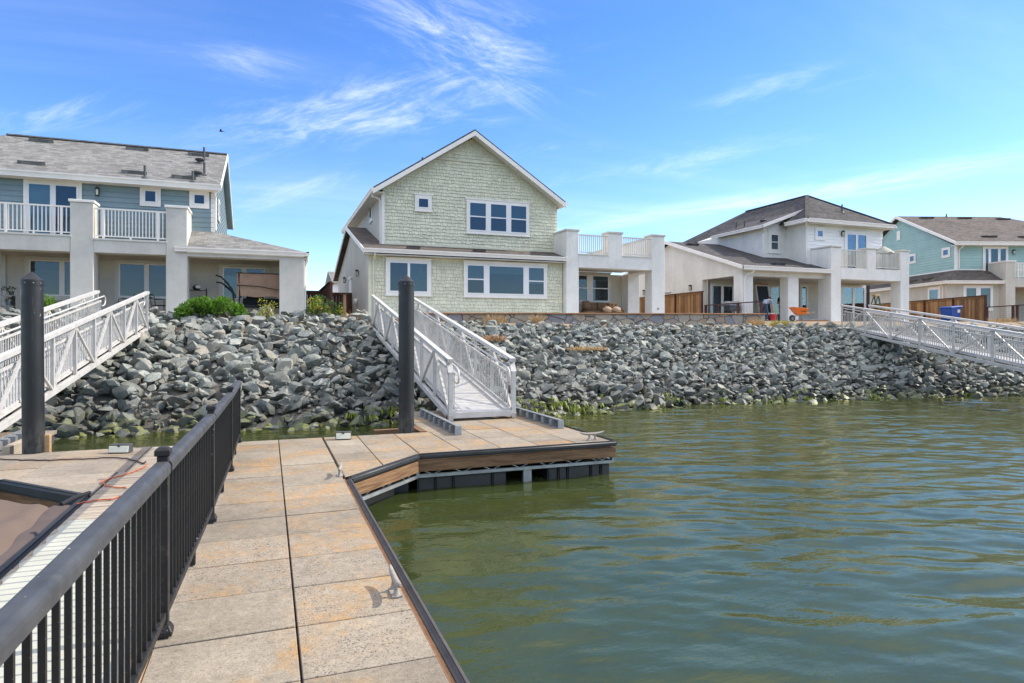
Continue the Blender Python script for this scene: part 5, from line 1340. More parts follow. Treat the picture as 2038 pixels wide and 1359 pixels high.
def algae():
    g = random.Random(4); m = MB()
    for _ in range(90):
        x = g.choice((g.uniform(4.9, 8.5), g.uniform(5.0, 12.0), g.uniform(5.0, 9.0), g.uniform(1.7, 3.4), g.uniform(13, 26)))
        y = yw(x) + g.uniform(-0.35, 0.45); z = zbank(x, y) + g.uniform(0.16, 0.30)
        c = Vector((x, y, z)); w = g.uniform(.05, .13)
        for k in range(g.randint(4, 9)):
            d = Vector((g.gauss(0, .8), g.gauss(-.7, .5), 0)).normalized(); s = Vector((-d.y, d.x, 0)) * g.uniform(.010, .026); L = g.uniform(.07, .19)
            o = c + Vector((g.uniform(-w, w), g.uniform(-w, w), 0))
            p1 = o + d * L * .5 + Vector((0, 0, .03)); p2 = o + d * L * .8 - Vector((0, 0, L * .4)); p3 = o + d * L * .9 - Vector((0, 0, L * .8))
            m.add([o - s * .4, o + s * .4, p1 + s, p1 - s, p2 + s, p2 - s, p3], [(0, 1, 2, 3), (3, 2, 4, 5), (5, 4, 6)])
    o = m.build('algae', 'leaf_algae', None, uv=False); tag(o, 'bright yellow-green algae hanging on the rocks at the waterline', 'algae', None, 'stuff')
algae()

# ---------------------------------------------------------------- walls, fences, railings
def stone_wall():
    T = thing('stone_wall', (13, 24.2, 2.4), 'low flagstone garden wall with a thin brown cap in front of the green house', 'wall')
    x0, x1, z0, z1 = 4.7, 21.55, 2.98, 3.15
    MB().add([(x0, 24.0, 2.2), (x1, 24.0, 2.2), (x1, 24.4, 2.2), (x0, 24.4, 2.2), (x0, 24.0, z0), (x1, 24.0, z1), (x1, 24.4, z1), (x0, 24.4, z0)],
             [(3, 2, 1, 0), (4, 5, 6, 7), (0, 1, 5, 4), (1, 2, 6, 5), (2, 3, 7, 6), (3, 0, 4, 7)]).build('wall_face', 'flagstone', T)
    MB().bar((x0 - .05, 24.18, z0 + 0.03), (x1 + .04, 24.18, z1 + 0.03), 0.50, 0.055).build('wall_cap', 'step_wood', T, bev=0.01)
stone_wall()
def board_fence(label, p, q, z0, z1, step=2.4, mat='fence_wood', side=1, cap='fence_dark', face=None):
    p, q = Vector(p), Vector(q); d = q - p; L = d.length; d.normalize(); n = Vector((d.y, -d.x, 0)) * side
    T = thing('wood_fence', (p.x, p.y, z0), label, 'fence')
    f = lambda a: p + d * a[0] + n * a[1] + Vector((0, 0, a[2] - p.z))
    g = random.Random(int(L * 100)); m = MB(f); u = 0.0
    while u < L - .02:
        w = min(g.uniform(.13, .15), L - u); m.box(u + .003, u + w - .003, g.uniform(0.0, .012), .03, z0, z1 - 0.10); u += w
    m.build('fence_boards', mat, T)
    m = MB(f); m.box(0, L, .028, .065, z1 - .13, z1 - .03); m.build('fence_rail', mat, T)
    m = MB(f); m.box(-.05, L, -.03, .11, z1 - .03, z1 + .01); m.build('fence_cap', cap, T)
    k = 0.0
    while k <= L + .01:
        MB(f).box(k - .045, k + .045, .03, .12, z0 - .1, z1 - .032).build('fence_post', cap, T); k += step
board_fence('brown board fence with a dark end post along the side of the white house', (21.5, 28.5, 0), (21.5, 38.5, 0), 2.7, 4.52, side=-1)
dv = Vector((0.317, 0.948, 0)); A = Vector((35.5, 23.2, 0))
board_fence('brown board fence behind the blue bin, between the white and teal houses', A, A + dv * 12, 2.6, 4.31, side=-1)
board_fence('dark brown fence receding through the gap between the blue and green houses', (2.3, 27.0, 0), (2.3, 37, 0), 2.7, 4.34, mat='fence_dark')
def gate(label, x0, x1, y, z1):
    T = thing('garden_gate', (x0, y, 2.9), label, 'gate'); m = MB(); k = x0
    while k < x1 - .02: m.box(k + .003, min(k + .14, x1) - .003, y, y + .03, 2.9, z1 - .08); k += .14
    m.build('gate_boards', 'fence_dark', T); MB().box(x0, x1, y - .05, y - .002, z1 - .16, z1).build('gate_rail', 'fence_dark', T); MB().box(x1 - .14, x1, y - .06, y - .004, 2.7, z1 - .162).build('gate_post', 'fence_dark', T)
gate('dark board gate joining the fence to the green house wall', 2.36, 3.8, 32.2, 4.25)
gate('dark board gate beside the corner of the blue house', 1.36, 2.25, 30.5, 4.2)
def wire_railing(label, p, q, posts, z0, z1, seed):
    p, q = Vector(p), Vector(q); d = q - p; L = d.length; d.normalize()
    T = thing('wire_railing', (p.x, p.y, z0), label, 'railing')
    for u in posts: c = p + d * u; MB().box(c.x - .05, c.x + .05, c.y - .05, c.y + .05, z0 - .35, z1 - .002).build('post', 'fence_dark', T)
    MB().bar(p + Vector((0, 0, z1 + .02)), q + Vector((0, 0, z1 + .02)), .12, .045).build('top_rail', 'fence_dark', T)
    m = MB(); u = 0.1
    while u < L: c = p + d * u; m.bar(c + Vector((0, 0, z0)), c + Vector((0, 0, z1)), .005, .005); u += .1
    z = z0 + .05
    while z < z1: m.bar(p + Vector((0, 0, z)), q + Vector((0, 0, z)), .005, .005); z += .1
    m.build('wire_mesh', 'dark_grey', T, uv=False)
wire_railing('wood-framed wire mesh railing from the board fence to the end of the stone wall', (21.55, 24.25, 0), (21.55, 28.4, 0), (0, 1.6, 3.0, 4.1), 2.9, 3.75, 1)
wire_railing('wood-framed wire mesh railing in front of the teal house', A, A - dv * 6.5, (0.0, 1.7, 1.95, 3.4), 2.85, 3.66, 2)
T = thing('wooden_post', (2.52, 23.5, 2.5), 'short reddish brown wooden post standing by the shrub near the steps', 'post')
MB().box(2.475, 2.565, 23.45, 23.54, 2.3, 3.62).build('post', 'step_wood', T, bev=.005); MB().box(2.40, 2.64, 23.44, 23.55, 3.62, 3.66).build('post_cap', 'fence_dark', T)
T = thing('wooden_steps', (3.1, 23.4, 2.5), 'low wooden steps leading up to the green house from the gangway', 'steps')
MB().box(2.66, 4.55, 23.75, 25.3, 2.40, 2.80).build('upper_step', 'step_wood', T, bev=.01); MB().box(2.72, 4.55, 23.35, 23.748, 2.3, 2.63).build('lower_step', 'step_wood', T, bev=.01)
m = MB(); m.bar((2.7, 23.2, 2.60), (3.4, 22.85, 2.47), .12, .05); o = m.build('loose_board', 'step_wood', None); tag(o, 'loose short board lying on the rocks beside the wooden steps', 'board')

# ---------------------------------------------------------------- people (grown from joints)
def skin_body(name, mat, parent, pts, edges, sub=1):
    """pts: {joint: (xyz, radius)}; first joint is the root"""
    off = wloc(parent); keys = list(pts); me = bpy.data.meshes.new(name)
    me.from_pydata([tuple(Vector(pts[k][0]) - off) for k in keys], [(keys.index(a), keys.index(b)) for a, b in edges], []); me.update()
    o = bpy.data.objects.new(name, me); COL.objects.link(o); o.parent = parent; me.materials.append(MATS[mat])
    mod = o.modifiers.new('skin', 'SKIN'); mod.use_smooth_shade = True
    for i, k in enumerate(keys):
        r = pts[k][1]; sv = me.skin_vertices[0].data[i]
        sv.radius = (r, r) if isinstance(r, (int, float)) else r; sv.use_root = (i == 0)
    if sub: s = o.modifiers.new('smooth', 'SUBSURF'); s.levels = s.render_levels = sub
    return o
def person(label, loc, face, J, top, trouser, hair=True):
    """J in local coordinates: x right, y forward, z up"""
    T = thing('person', loc, label, 'person'); c, s = math.cos(face), math.sin(face); L = Vector(loc)
    W_ = lambda p: L + Vector((p[0] * c - p[1] * s, p[0] * s + p[1] * c, p[2]))
    P = {k: (W_(v[0]), v[1]) for k, v in J.items()}
    E_ = [('pelvis', 'waist'), ('waist', 'chest'), ('chest', 'neck'), ('neck', 'head'), ('head', 'crown')]
    for q in 'lr': E_ += [('chest', q + 'sh'), (q + 'sh', q + 'el'), (q + 'el', q + 'wr'), (q + 'wr', q + 'ha'), ('pelvis', q + 'hip'), (q + 'hip', q + 'kn'), (q + 'kn', q + 'an'), (q + 'an', q + 'toe')]
    for q in 'lr':     # fingers and thumb
        w_, h_ = Vector(J[q + 'wr'][0]), Vector(J[q + 'ha'][0]); d = (h_ - w_).normalized(); a = d.cross(Vector((0, 0, 1)));
        if a.length < .1: a = d.cross(Vector((0, 1, 0)))
        a.normalize()
        for i, (o_, ln) in enumerate(((-.027, .060), (-.009, .074), (.009, .070), (.026, .055))):
            b0 = h_ + a * o_; k1 = b0 + d * ln * .5 + Vector((0, 0, -.006)); k2 = b0 + d * ln + Vector((0, 0, -.028))
            for n_, p_ in (('a', k1), ('b', k2)): P[f'{q}f{i}{n_}'] = (W_(p_), 0.0085)
            E_ += [(q + 'ha', f'{q}f{i}a'), (f'{q}f{i}a', f'{q}f{i}b')]
        th = w_.lerp(h_, .4) + a * .045 + d * .02; P[q + 'th'] = (W_(th), .010); E_ += [(q + 'wr', q + 'th')]
    skin_body('body', 'skin', T, P, E_)
    g = 1.22
    sh = {k: (P[k][0], (P[k][1] if not isinstance(P[k][1], tuple) else P[k][1][0]) * g) for k in ('waist', 'chest', 'pelvis')}
    for q in 'lr':
        for k in ('sh', 'el'): sh[q + k] = (P[q + k][0] if k == 'sh' else P[q + 'sh'][0].lerp(P[q + 'el'][0], .75), P[q + k][1] * 1.3)
    sh = {k: sh[k] for k in ['waist'] + [x for x in sh if x != 'waist']}
    skin_body('shirt', top, T, sh, [('waist', 'chest'), ('waist', 'pelvis')] + [e for q in 'lr' for e in (('chest', q + 'sh'), (q + 'sh', q + 'el'))])
    tr = {'pelvis': (P['pelvis'][0], P['pelvis'][1] * 1.18)}
    for q in 'lr':
        for k in ('hip', 'kn', 'an'): tr[q + k] = (P[q + k][0], P[q + k][1] * 1.28)
    skin_body('trousers', trouser, T, tr, [e for q in 'lr' for e in (('pelvis', q + 'hip'), (q + 'hip', q + 'kn'), (q + 'kn', q + 'an'))])
    for q in 'lr':
        a = P[q + 'an'][0]; t = P[q + 'toe'][0]; MB().tube([a.lerp(t, -.4) + Vector((0, 0, -.03)), a.lerp(t, .5) + Vector((0, 0, -.02)), t + Vector((0, 0, 0))], .045, 8, rr=[.045, .05, .035]).build('shoe', 'cloth_black', T, smooth=True)
    hd, cr = P['head'][0], P['crown'][0]; up = (cr - hd).normalized(); fw = Vector((-s, c, 0)); fw = (fw - up * fw.dot(up)).normalized(); rt = fw.cross(up)
    f = lambda p: hd + rt * p[0] + fw * p[1] + up * p[2]
    m = MB(f); m._ball((0, -.022, .055), .092, .105, .098, 14, 10); m.build('hair', 'hair', T, smooth=True)
    m = MB(f)
    for x in (-.033, .033): m._ball((x, .082, .02), .013, .008, .008, 8, 6)
    m.build('eyes', 'hair', T, smooth=True)
    m = MB(f); m._ball((0, .10, -.012), .014, .022, .022, 8, 6); m._ball((-.083, 0, 0.0), .012, .022, .032, 8, 6); m._ball((.083, 0, 0.0), .012, .022, .032, 8, 6); m._ball((0, .082, -.055), .024, .01, .007, 8, 6); m.build('face_features', 'skin', T, smooth=True)
    return T
stand = {'pelvis': ((0, 0, .93), .125), 'waist': ((0, .02, 1.08), .12), 'chest': ((0, .03, 1.32), .135), 'neck': ((0, .06, 1.47), .052), 'head': ((0, .12, 1.58), .082), 'crown': ((0, .13, 1.68), .07),
         'lsh': ((-.19, .03, 1.39), .058), 'lel': ((-.24, .05, 1.12), .043), 'lwr': ((-.10, .26, 1.10), .028), 'lha': ((-.04, .31, 1.12), .03),
         'rsh': ((.19, .03, 1.39), .058), 'rel': ((.24, .05, 1.12), .043), 'rwr': ((.10, .26, 1.08), .028), 'rha': ((.03, .30, 1.10), .03),
         'lhip': ((-.09, 0, .87), .09), 'lkn': ((-.10, .03, .48), .06), 'lan': ((-.10, -.01, .09), .043), 'ltoe': ((-.12, .15, .04), .035),
         'rhip': ((.09, 0, .87), .09), 'rkn': ((.11, .03, .48), .06), 'ran': ((.11, -.01, .09), .043), 'rtoe': ((.13, .15, .04), .035)}
person('person in a black T-shirt and khaki trousers standing in the white house doorway', (27.28, 29.0, 2.9), R(125), stand, 'cloth_black', 'cloth_khaki')
bend = dict(stand)
bend.update({'pelvis': ((0, -.10, .84), .125), 'waist': ((0, .05, .95), .12), 'chest': ((0, .26, 1.06), .135), 'neck': ((0, .38, 1.12), .052), 'head': ((0, .48, 1.14), .082), 'crown': ((0, .55, 1.19), .07),
             'lsh': ((-.19, .27, 1.08), .058), 'lel': ((-.22, .32, .80), .043), 'lwr': ((-.17, .44, .60), .028), 'lha': ((-.15, .49, .53), .03),
             'rsh': ((.19, .27, 1.08), .058), 'rel': ((.22, .34, .80), .043), 'rwr': ((.17, .46, .61), .028), 'rha': ((.15, .51, .54), .03),
             'lhip': ((-.09, -.10, .79), .09), 'lkn': ((-.10, .02, .45), .06), 'rhip': ((.09, -.10, .79), .09), 'rkn': ((.11, .04, .45), .06)})
person('dark-haired person in a pale blue shirt bending forward between white pillars', (23.5, 26.2, 2.88), R(-75), bend, 'cloth_blue', 'cloth_denim')

# ---------------------------------------------------------------- things on the terraces
def wheelbarrow():
    o = Vector((24.45, 24.9, 2.84)); T = thing('wheelbarrow', o, 'orange wheelbarrow parked on the bare soil in front of the white house', 'wheelbarrow')
    f = lambda p: o + Vector((p[0] * .77 + p[1] * .2, -p[0] * .2 + p[1] * .77, p[2] * .84))
    t = [(-.50, -.33, .86), (.46, -.33, .78), (.46, .33, .78), (-.50, .33, .86)]; b = [(-.20, -.2, .46), (.34, -.22, .42), (.34, .22, .42), (-.20, .2, .46)]
    m = MB(f); m.add(t + b, [(0, 1, 5, 4), (1, 2, 6, 5), (2, 3, 7, 6), (3, 0, 4, 7), (4, 5, 6, 7)]); m.add([(p[0] * .97, p[1] * .95, p[2] - .01) for p in t] + [(p[0], p[1], p[2] + .02) for p in b], [(0, 4, 5, 1), (1, 5, 6, 2), (2, 6, 7, 3), (3, 7, 4, 0), (7, 6, 5, 4)])
    m.build('tray', 'orange_plastic', T); m = MB(f); m.tube([Vector(p) for p in t] + [Vector(t[0])], .018, 6); m.build('tray_rim', 'orange_plastic', T, smooth=True)
    m = MB(f); m.tube([(-.44, -.05, .22), (-.44, .05, .22)], .2, 20, rr=[.2, .2]); w = m.build('wheel', 'rubber', T, bev=.03, seg=2); MB(f).tube([(-.44, -.06, .22), (-.44, .06, .22)], .09, 14).build('rim', 'galvanised', w)
    for s_ in (-1, 1): MB(f).tube([(-.46, s_ * .08, .22), (-.1, s_ * .2, .42), (.4, s_ * .24, .44), (.85, s_ * .3, .58)], .02, 8).build('handle', 'step_wood', T, smooth=True)
    for s_ in (-1, 1): MB(f).tube([(.14, s_ * .21, .42), (.22, s_ * .24, .0), (.36, s_ * .24, .02), (.36, s_ * .23, .42)], .015, 6).build('leg', 'galvanised', T)
    m = MB(f); m.quad((.02, -.301, .60), (.30, -.303, .575), (.30, -.317, .665), (.02, -.314, .69))
    cu = bpy.data.meshes  # lettering-like dark bars on the tray side
    m = MB(f)
    for i in range(7): x = .0 + .045 * i; m.add([(x, -.283, .62 - .004 * i), (x + .033, -.284, .617 - .004 * i), (x + .033, -.296, .665 - .004 * i), (x, -.295, .668 - .004 * i)], [(0, 1, 2, 3)])
    m.build('tray_lettering', 'black_metal', T)
wheelbarrow()
def ladder():
    o = Vector((33.55, 28.0, 2.9)); T = thing('stepladder', o, 'green stepladder with a yellow top standing by the white house pillar', 'ladder')
    for s_ in (-1, 1):
        MB().bar(o + Vector((s_ * .26, -.1, 0)), o + Vector((s_ * .16, .2, 1.6)), .04, .08).build('front_rail', 'green_fibreglass', T); MB().bar(o + Vector((s_ * .26, .75, 0)), o + Vector((s_ * .15, .27, 1.55)), .035, .05).build('rear_rail', 'green_fibreglass', T)
    for k in range(1, 5): u = k / 5; MB().bar(o + Vector((-.26 + .1 * u, -.1 + .3 * u, 1.6 * u)), o + Vector((.26 - .1 * u, -.1 + .3 * u, 1.6 * u)), .08, .03).build('step', 'galvanised', T)
    c = o + Vector((0, .22, 1.62)); MB().box(c.x - .2, c.x + .2, c.y - .1, c.y + .12, c.z - .03, c.z + .05).build('top_cap', 'yellow_plastic', T, bev=.01)
ladder()
def bin_():
    o = Vector((34.15, 24.2, 2.84)); T = thing('wheeled_bin', o, 'blue plastic wheeled bin in front of the brown board fence', 'bin')
    b = [(-.28, -.26, .08), (.30, -.26, .08), (.30, .26, .08), (-.28, .26, .08)]; t = [(-.42, -.34, .80), (.40, -.34, .86), (.40, .34, .86), (-.42, .34, .80)]
    f = lambda p: o + Vector(p); MB(f).add(b + t, [(3, 2, 1, 0), (4, 5, 6, 7), (0, 1, 5, 4), (1, 2, 6, 5), (2, 3, 7, 6), (3, 0, 4, 7)]).build('body', 'blue_plastic', T, bev=.03, seg=2)
    MB(f).add([(-.45, -.37, .80), (.47, -.37, .87), (.47, .37, .87), (-.45, .37, .80), (-.42, -.34, .86), (.45, -.34, .93), (.45, .34, .93), (-.42, .34, .86)], [(3, 2, 1, 0), (4, 5, 6, 7), (0, 1, 5, 4), (1, 2, 6, 5), (2, 3, 7, 6), (3, 0, 4, 7)]).build('lid', 'blue_plastic', T, bev=.015)
    MB(f).tube([(.48, -.25, .90), (.55, -.25, .93), (.55, .25, .93), (.48, .25, .90)], .018, 8).build('handle', 'blue_plastic', T)
    for y in (-.3, .3): MB(f).tube([(-.30, y - .03, .12), (-.30, y + .03, .12)], .12, 16).build('wheel', 'rubber', T)
    m = MB(f); m.add([(.08, -.3185, .56), (.28, -.3185, .56), (.28, -.333, .72), (.08, -.333, .72)], [(0, 1, 2, 3)]); m.build('sticker', 'trim_white', T)
bin_()
def grill():
    o = Vector((22.15, 27.0, 2.9)); T = thing('barbecue_grill', o, 'grey hooded barbecue grill behind the wire mesh railing', 'grill'); f = lambda p: o + Vector(p)
    MB(f).box(-.34, .34, -.25, .25, .52, .80).build('firebox', 'dark_grey', T, bev=.03); m = MB(f); m.prism([(-.36, -.27, .80), (-.36, -.25, .93), (-.36, -.1, 1.02), (-.36, .15, 1.02), (-.36, .27, .92), (-.36, .27, .80)], (.72, 0, 0)); m.build('hood', 'galvanised', T, bev=.02)
    MB(f).tube([(-.25, -.3, .88), (.25, -.3, .88)], .015, 8).build('handle', 'black_metal', T)
    for x in (-.28, .28):
        for y in (-.2, .2): MB(f).box(x - .02, x + .02, y - .02, y + .02, 0, .52).build('leg', 'black_metal', T)
    MB(f).box(-.75, -.37, -.2, .2, .78, .81).build('side_shelf', 'dark_grey', T)
grill()
def red_things():
    o = Vector((24.35, 26.55, 2.88)); T = thing('bucket', o, 'red plastic bucket beside the bending person', 'bucket'); MB(lambda p: o + Vector(p)).lathe((0, 0, 0), [(.13, 0), (.17, .36), (.18, .36), (.18, .40), (.15, .40)], 20).build('body', 'red_plastic', T, smooth=True, angle=40)
    MB(lambda p: o + Vector(p)).tube([(-.17, 0, .38), (-.12, -.05, .5), (0, -.06, .55), (.12, -.05, .5), (.17, 0, .38)], .008, 6).build('handle', 'galvanised', T)
    o = Vector((25.9, 27.9, 2.9)); T = thing('sawhorse', o, 'white-topped work bench with folding legs inside the white porch', 'bench'); f = lambda p: o + Vector(p)
    MB(f).box(-.65, .65, -.2, .2, .42, .50).build('top', 'trim_white', T, bev=.01)
    for x in (-.5, .5):
        for y in (-.16, .16): MB(f).bar((x, y, .42), (x * 1.15, y * 1.4, 0), .04, .04).build('leg', 'galvanised', T)
    o = Vector((25.85, 28.6, 2.9)); T = thing('door_panel', o, 'spare glazed door panel leaning in the white porch', 'door panel'); f = lambda p: o + Vector((p[0] - .12 * p[2] * 0 + .06 * p[2] * -1, p[1] + .28 * p[2] / 2, p[2]))
    m = MB(f); frame_ring(m, -.45, .45, 0, 2.1, .07, 0, .05); m.build('frame', 'trim_cream', T); MB(f).box(-.38, .38, .02, .025, .07, 2.03).build('pane', 'blind_dark', T, uv=False); MB(f).box(-.45, .45, -.005, .055, 2.1, 2.18).build('top_board', 'step_wood', T)
    o = Vector((25.9, 25.75, 2.87)); T = thing('lumber_pile', o, 'low pile of offcut boards and pipes on the white house terrace', 'lumber'); g = random.Random(8); 
    for i in range(7): 
        y = g.uniform(-.25, .25); z = .04 + .05 * (i // 3); x = g.uniform(-.2, .3); MB(lambda p: o + Vector(p)).bar((x - .7, y, z), (x + .8, y + g.uniform(-.2, .2), z), .1, .045).build('board', ('step_wood', 'post_wood', 'galvanised', 'yellow_plastic')[i % 4], T)
red_things()
def couch():
    o = Vector((15.45, 28.3, 2.93)); T = thing('patio_couch', o, 'brown three-seat patio couch with tufted back cushions on the green house porch', 'couch'); f = lambda p: o + Vector(p)
    MB(f).box(-1.05, 1.0, -.35, .4, .12, .34).build('base', 'cushion_brown', T, bev=.04); 
    for x in (-.95, .95): MB(f).box(x - .1, x + .05, -.35, .4, .1, .52).build('arm', 'cushion_brown', T, bev=.04, seg=2)
    for i, x in enumerate((-.57, .02, .61)):
        MB(f).box(x - .29, x + .29, -.36, .12, .345, .47).build('seat_cushion', 'cushion_brown', T, bev=.05, seg=3, smooth=True)
        m = MB(f); n = 12; vs = []; fs = []
        for j in range(n + 1):
            for k in range(n + 1):
                u, v = k / n * 2 - 1, j / n * 2 - 1; e = (1 - u ** 6) * (1 - v ** 6); d = .14 * e ** .35 - .07 * sum(math.exp(-((u - a) ** 2 + (v - b) ** 2) / .03) for a in (-.4, .4) for b in (-.35, .35)) * e
                vs.append((x + u * .28, .14 - d + .12 * (v + 1) / 2, .48 + .20 * (v + 1) * 1.0)); 
        fs = [(j * (n + 1) + k, j * (n + 1) + k + 1, (j + 1) * (n + 1) + k + 1, (j + 1) * (n + 1) + k) for j in range(n) for k in range(n)]
        m.add(vs, fs); m.box(x - .27, x + .27, .16, .28, .48, .87); m.build('back_cushion', 'cushion_brown', T, smooth=True, angle=60)
    for i, (x, lb) in enumerate(((.15, 'peach-coloured pillow lying in the middle of the brown patio couch'), (.66, 'peach-coloured pillow at the right end of the brown patio couch'))):
        m = MB(f); m._ball((x, -.1, .53), .26, .10, .15, 16, 10); q = m.build('pillow', 'cushion_cream', None, smooth=True); tag(q, lb, 'pillow')
    o2 = Vector((14.05, 27.6, 2.93)); T = thing('patio_armchair', o2, 'brown cushioned armchair half hidden by the left porch pillar', 'armchair'); f2 = lambda p: o2 + Vector(p)
    MB(f2).box(-.1, .45, -.3, .35, .12, .42).build('seat', 'cushion_brown', T, bev=.05, seg=2, smooth=True); MB(f2).box(.0, .42, .15, .36, .42, .92).build('backrest', 'cushion_brown', T, bev=.06, seg=3, smooth=True)
    for x in (-.06, .41):
        for y in (-.26, .3): MB(f2).box(x - .02, x + .02, y - .02, y + .02, 0, .13).build('leg', 'black_metal', T)
couch()
def swing():
    o = Vector((-.35, 27.4, 2.88)); T = thing('canopy_swing', o, 'tan canopied garden swing with a black frame on the blue house porch', 'swing'); f = lambda p: o + Vector(p)
    m = MB(f); n = 14
    vs = [(-.80 + 1.75 * k / n, -.12 + .10 * j / 6 + .015 * math.sin(k * 1.9 + j), 1.72 - .90 * j / 6 + .02 * math.sin(k * .8) * (j > 0)) for j in range(7) for k in range(n + 1)]
    m.add(vs, [(j * (n + 1) + k, j * (n + 1) + k + 1, (j + 1) * (n + 1) + k + 1, (j + 1) * (n + 1) + k) for j in range(6) for k in range(n)]); m.add([(v[0], v[1] + .02, v[2]) for v in vs], [(j * (n + 1) + k, (j + 1) * (n + 1) + k, (j + 1) * (n + 1) + k + 1, j * (n + 1) + k + 1) for j in range(6) for k in range(n)])
    m.build('canopy', 'canvas_tan', T, smooth=True)
    MB(f).tube([(-.8, -.14, 1.25), (.0, -.15, 1.22), (.95, -.14, 1.05)], .02, 6).build('canopy_bar', 'black_metal', T)
    MB(f).tube([(-.8, -.14, 1.73), (.95, -.14, 1.73)], .018, 6).build('canopy_bar', 'black_metal', T)
    for k, y in enumerate((.05, .35)): MB(f).tube([(-1.55, y - .1, 1.62 - .25 * k), (-1.35, y - .1, 1.55 - .2 * k), (-1.1, y, 1.3 - .15 * k), (-.95, y, .95), (-.9, y, .5), (-.85, y, 0)], .03, 8).build('frame_arm', 'black_metal', T, smooth=True)
    for x in (-.72, .85): MB(f).tube([(x, -.1, 1.7), (x + .02, 0, .8), (x - .05, -.1, .0)], .028, 8).build('frame_post', 'black_metal', T, smooth=True)
    MB(f).box(-.6, .8, -.1, .4, .40, .50).build('seat', 'cloth_black', T, bev=.03, seg=2); MB(f).box(-.6, .8, .36, .46, .50, .78).build('backrest', 'cloth_black', T, bev=.03, seg=2)
    for x in (-.55, .75): MB(f).tube([(x, .1, .5), (x, .05, 1.0), (x, 0, 1.65)], .01, 6).build('hanger', 'black_metal', T)
swing()
def shelf():
    o = Vector((-2.62, 28.2, 2.88)); T = thing('shelf_unit', o, 'small black shelf unit against the blue house porch wall', 'shelf'); f = lambda p: o + Vector(p)
    for z in (.38, .73, 1.08): MB(f).box(-.34, .34, -.15, .15, z - .02, z).build('shelf_board', 'black_metal', T)
    for x in (-.33, .33):
        for y in (-.14, .14): MB(f).box(x - .012, x + .012, y - .012, y + .012, 0, 1.15).build('post', 'black_metal', T)
    m = MB(f); m._ball((-.02, 0, 1.18), .14, .15, .12, 16, 10); q = m.build('helmet', 'cloth_black', None, smooth=True); tag(q, 'black and white helmet on the top shelf of the porch shelf unit', 'helmet')
    b = MB(f); b._ball((.02, -.06, 1.20), .12, .11, .08, 14, 8); b = b.build('visor', 'trim_white', q, smooth=True)
    m = MB(f); m.box(-.05, .10, -.08, .08, .731, .84); q = m.build('small_box', 'dark_grey', None, bev=.01); tag(q, 'small dark box on the middle shelf of the porch shelf unit', 'box')
    m = MB(f); m.box(-.14, .14, -.1, .1, .381, .50); q = m.build('storage_box', 'blue_plastic', None, bev=.02); tag(q, 'blue box on the lowest shelf of the porch shelf unit', 'box'); q2 = MB(f).box(-.15, .15, -.11, .11, .50, .53).build('lid', 'blue_plastic', q, bev=.008)
shelf()
def patio_set():
    o = Vector((-4.35, 27.5, 2.87)); T = thing('patio_table', o, 'small round black table on the blue house porch', 'table'); f = lambda p: o + Vector(p)
    MB(f).lathe((0, 0, .70), [(.30, 0), (.30, .03)], 20).build('table_top', 'black_metal', T)
    for a in (0, 2.1, 4.2): MB(f).tube([(.05 * math.cos(a), .05 * math.sin(a), .70), (.12 * math.cos(a), .12 * math.sin(a), .35), (.28 * math.cos(a), .28 * math.sin(a), 0)], .015, 6).build('leg', 'black_metal', T)
    def chair(o, rz, lb):
        c, s = math.cos(rz), math.sin(rz); f = lambda p: o + Vector((p[0] * c - p[1] * s, p[0] * s + p[1] * c, p[2])); T = thing('patio_chair', o, lb, 'chair', 'black porch chairs')
        MB(f).box(-.22, .22, -.22, .22, .42, .45).build('seat', 'black_metal', T, bev=.01); MB(f).tube([(-.22, .22, .44), (-.22, .26, .75), (-.15, .28, .85), (.15, .28, .85), (.22, .26, .75), (.22, .22, .44)], .014, 6).build('backrest', 'black_metal', T)
        for x in (-.22, .22):
            MB(f).tube([(x, -.22, 0), (x, -.22, .64), (x, -.1, .67), (x, .25, .66)], .013, 6).build('armrest', 'black_metal', T)
            for y in (-.21, .22): MB(f).tube([(x, y, .44), (x * 1.05, y * 1.1, 0)], .013, 6).build('leg', 'black_metal', T)
    chair(Vector((-3.82, 27.45, 2.87)), R(80), 'black metal porch chair to the right of the small round table'); chair(Vector((-4.95, 27.5, 2.87)), R(-80), 'black metal porch chair to the left of the small round table')
    o = Vector((-8.75, 27.6, 2.87)); T = thing('plant_stand', o, 'dark tiered plant stand at the left end of the blue house porch', 'plant stand'); f2 = lambda p: o + Vector(p)
    for z in (.35, .72): MB(f2).box(-.35, .35, -.15, .15, z - .02, z).build('shelf_board', 'aluminium', T)
    for x in (-.33, .33): MB(f2).box(x - .015, x + .015, -.14, .14, 0, .72).build('side_frame', 'black_metal', T)
    for i, (x, z) in enumerate(((-.2, .72), (.05, .72), (.27, .72), (-.15, .35), (.2, .35))):
        P_ = thing('flower_pot', o + Vector((x, 0, z)), ('dark pot with a low plant on the plant stand, upper tier left', 'pale pot with a low plant in the middle of the plant stand', 'dark pot with a low plant on the upper tier, right end', 'dark round pot on the lower tier, left side', 'blue-grey pot on the lower tier, right side')[i], 'pot')
        MB().lathe(o + Vector((x, 0, z)), [(.06, 0), (.085, .14)], 14).build('pot', ('dark_grey', 'trim_cream', 'dark_grey', 'dark_grey', 'siding_blue')[i], P_, smooth=True, angle=40)
        m = MB(); leafball(m, random.Random(i), o + Vector((x, 0, z + .2)), .10, .10, .09, 60, .06); m.build('leaves', 'leaf_dark', P_, uv=False)
patio_set()
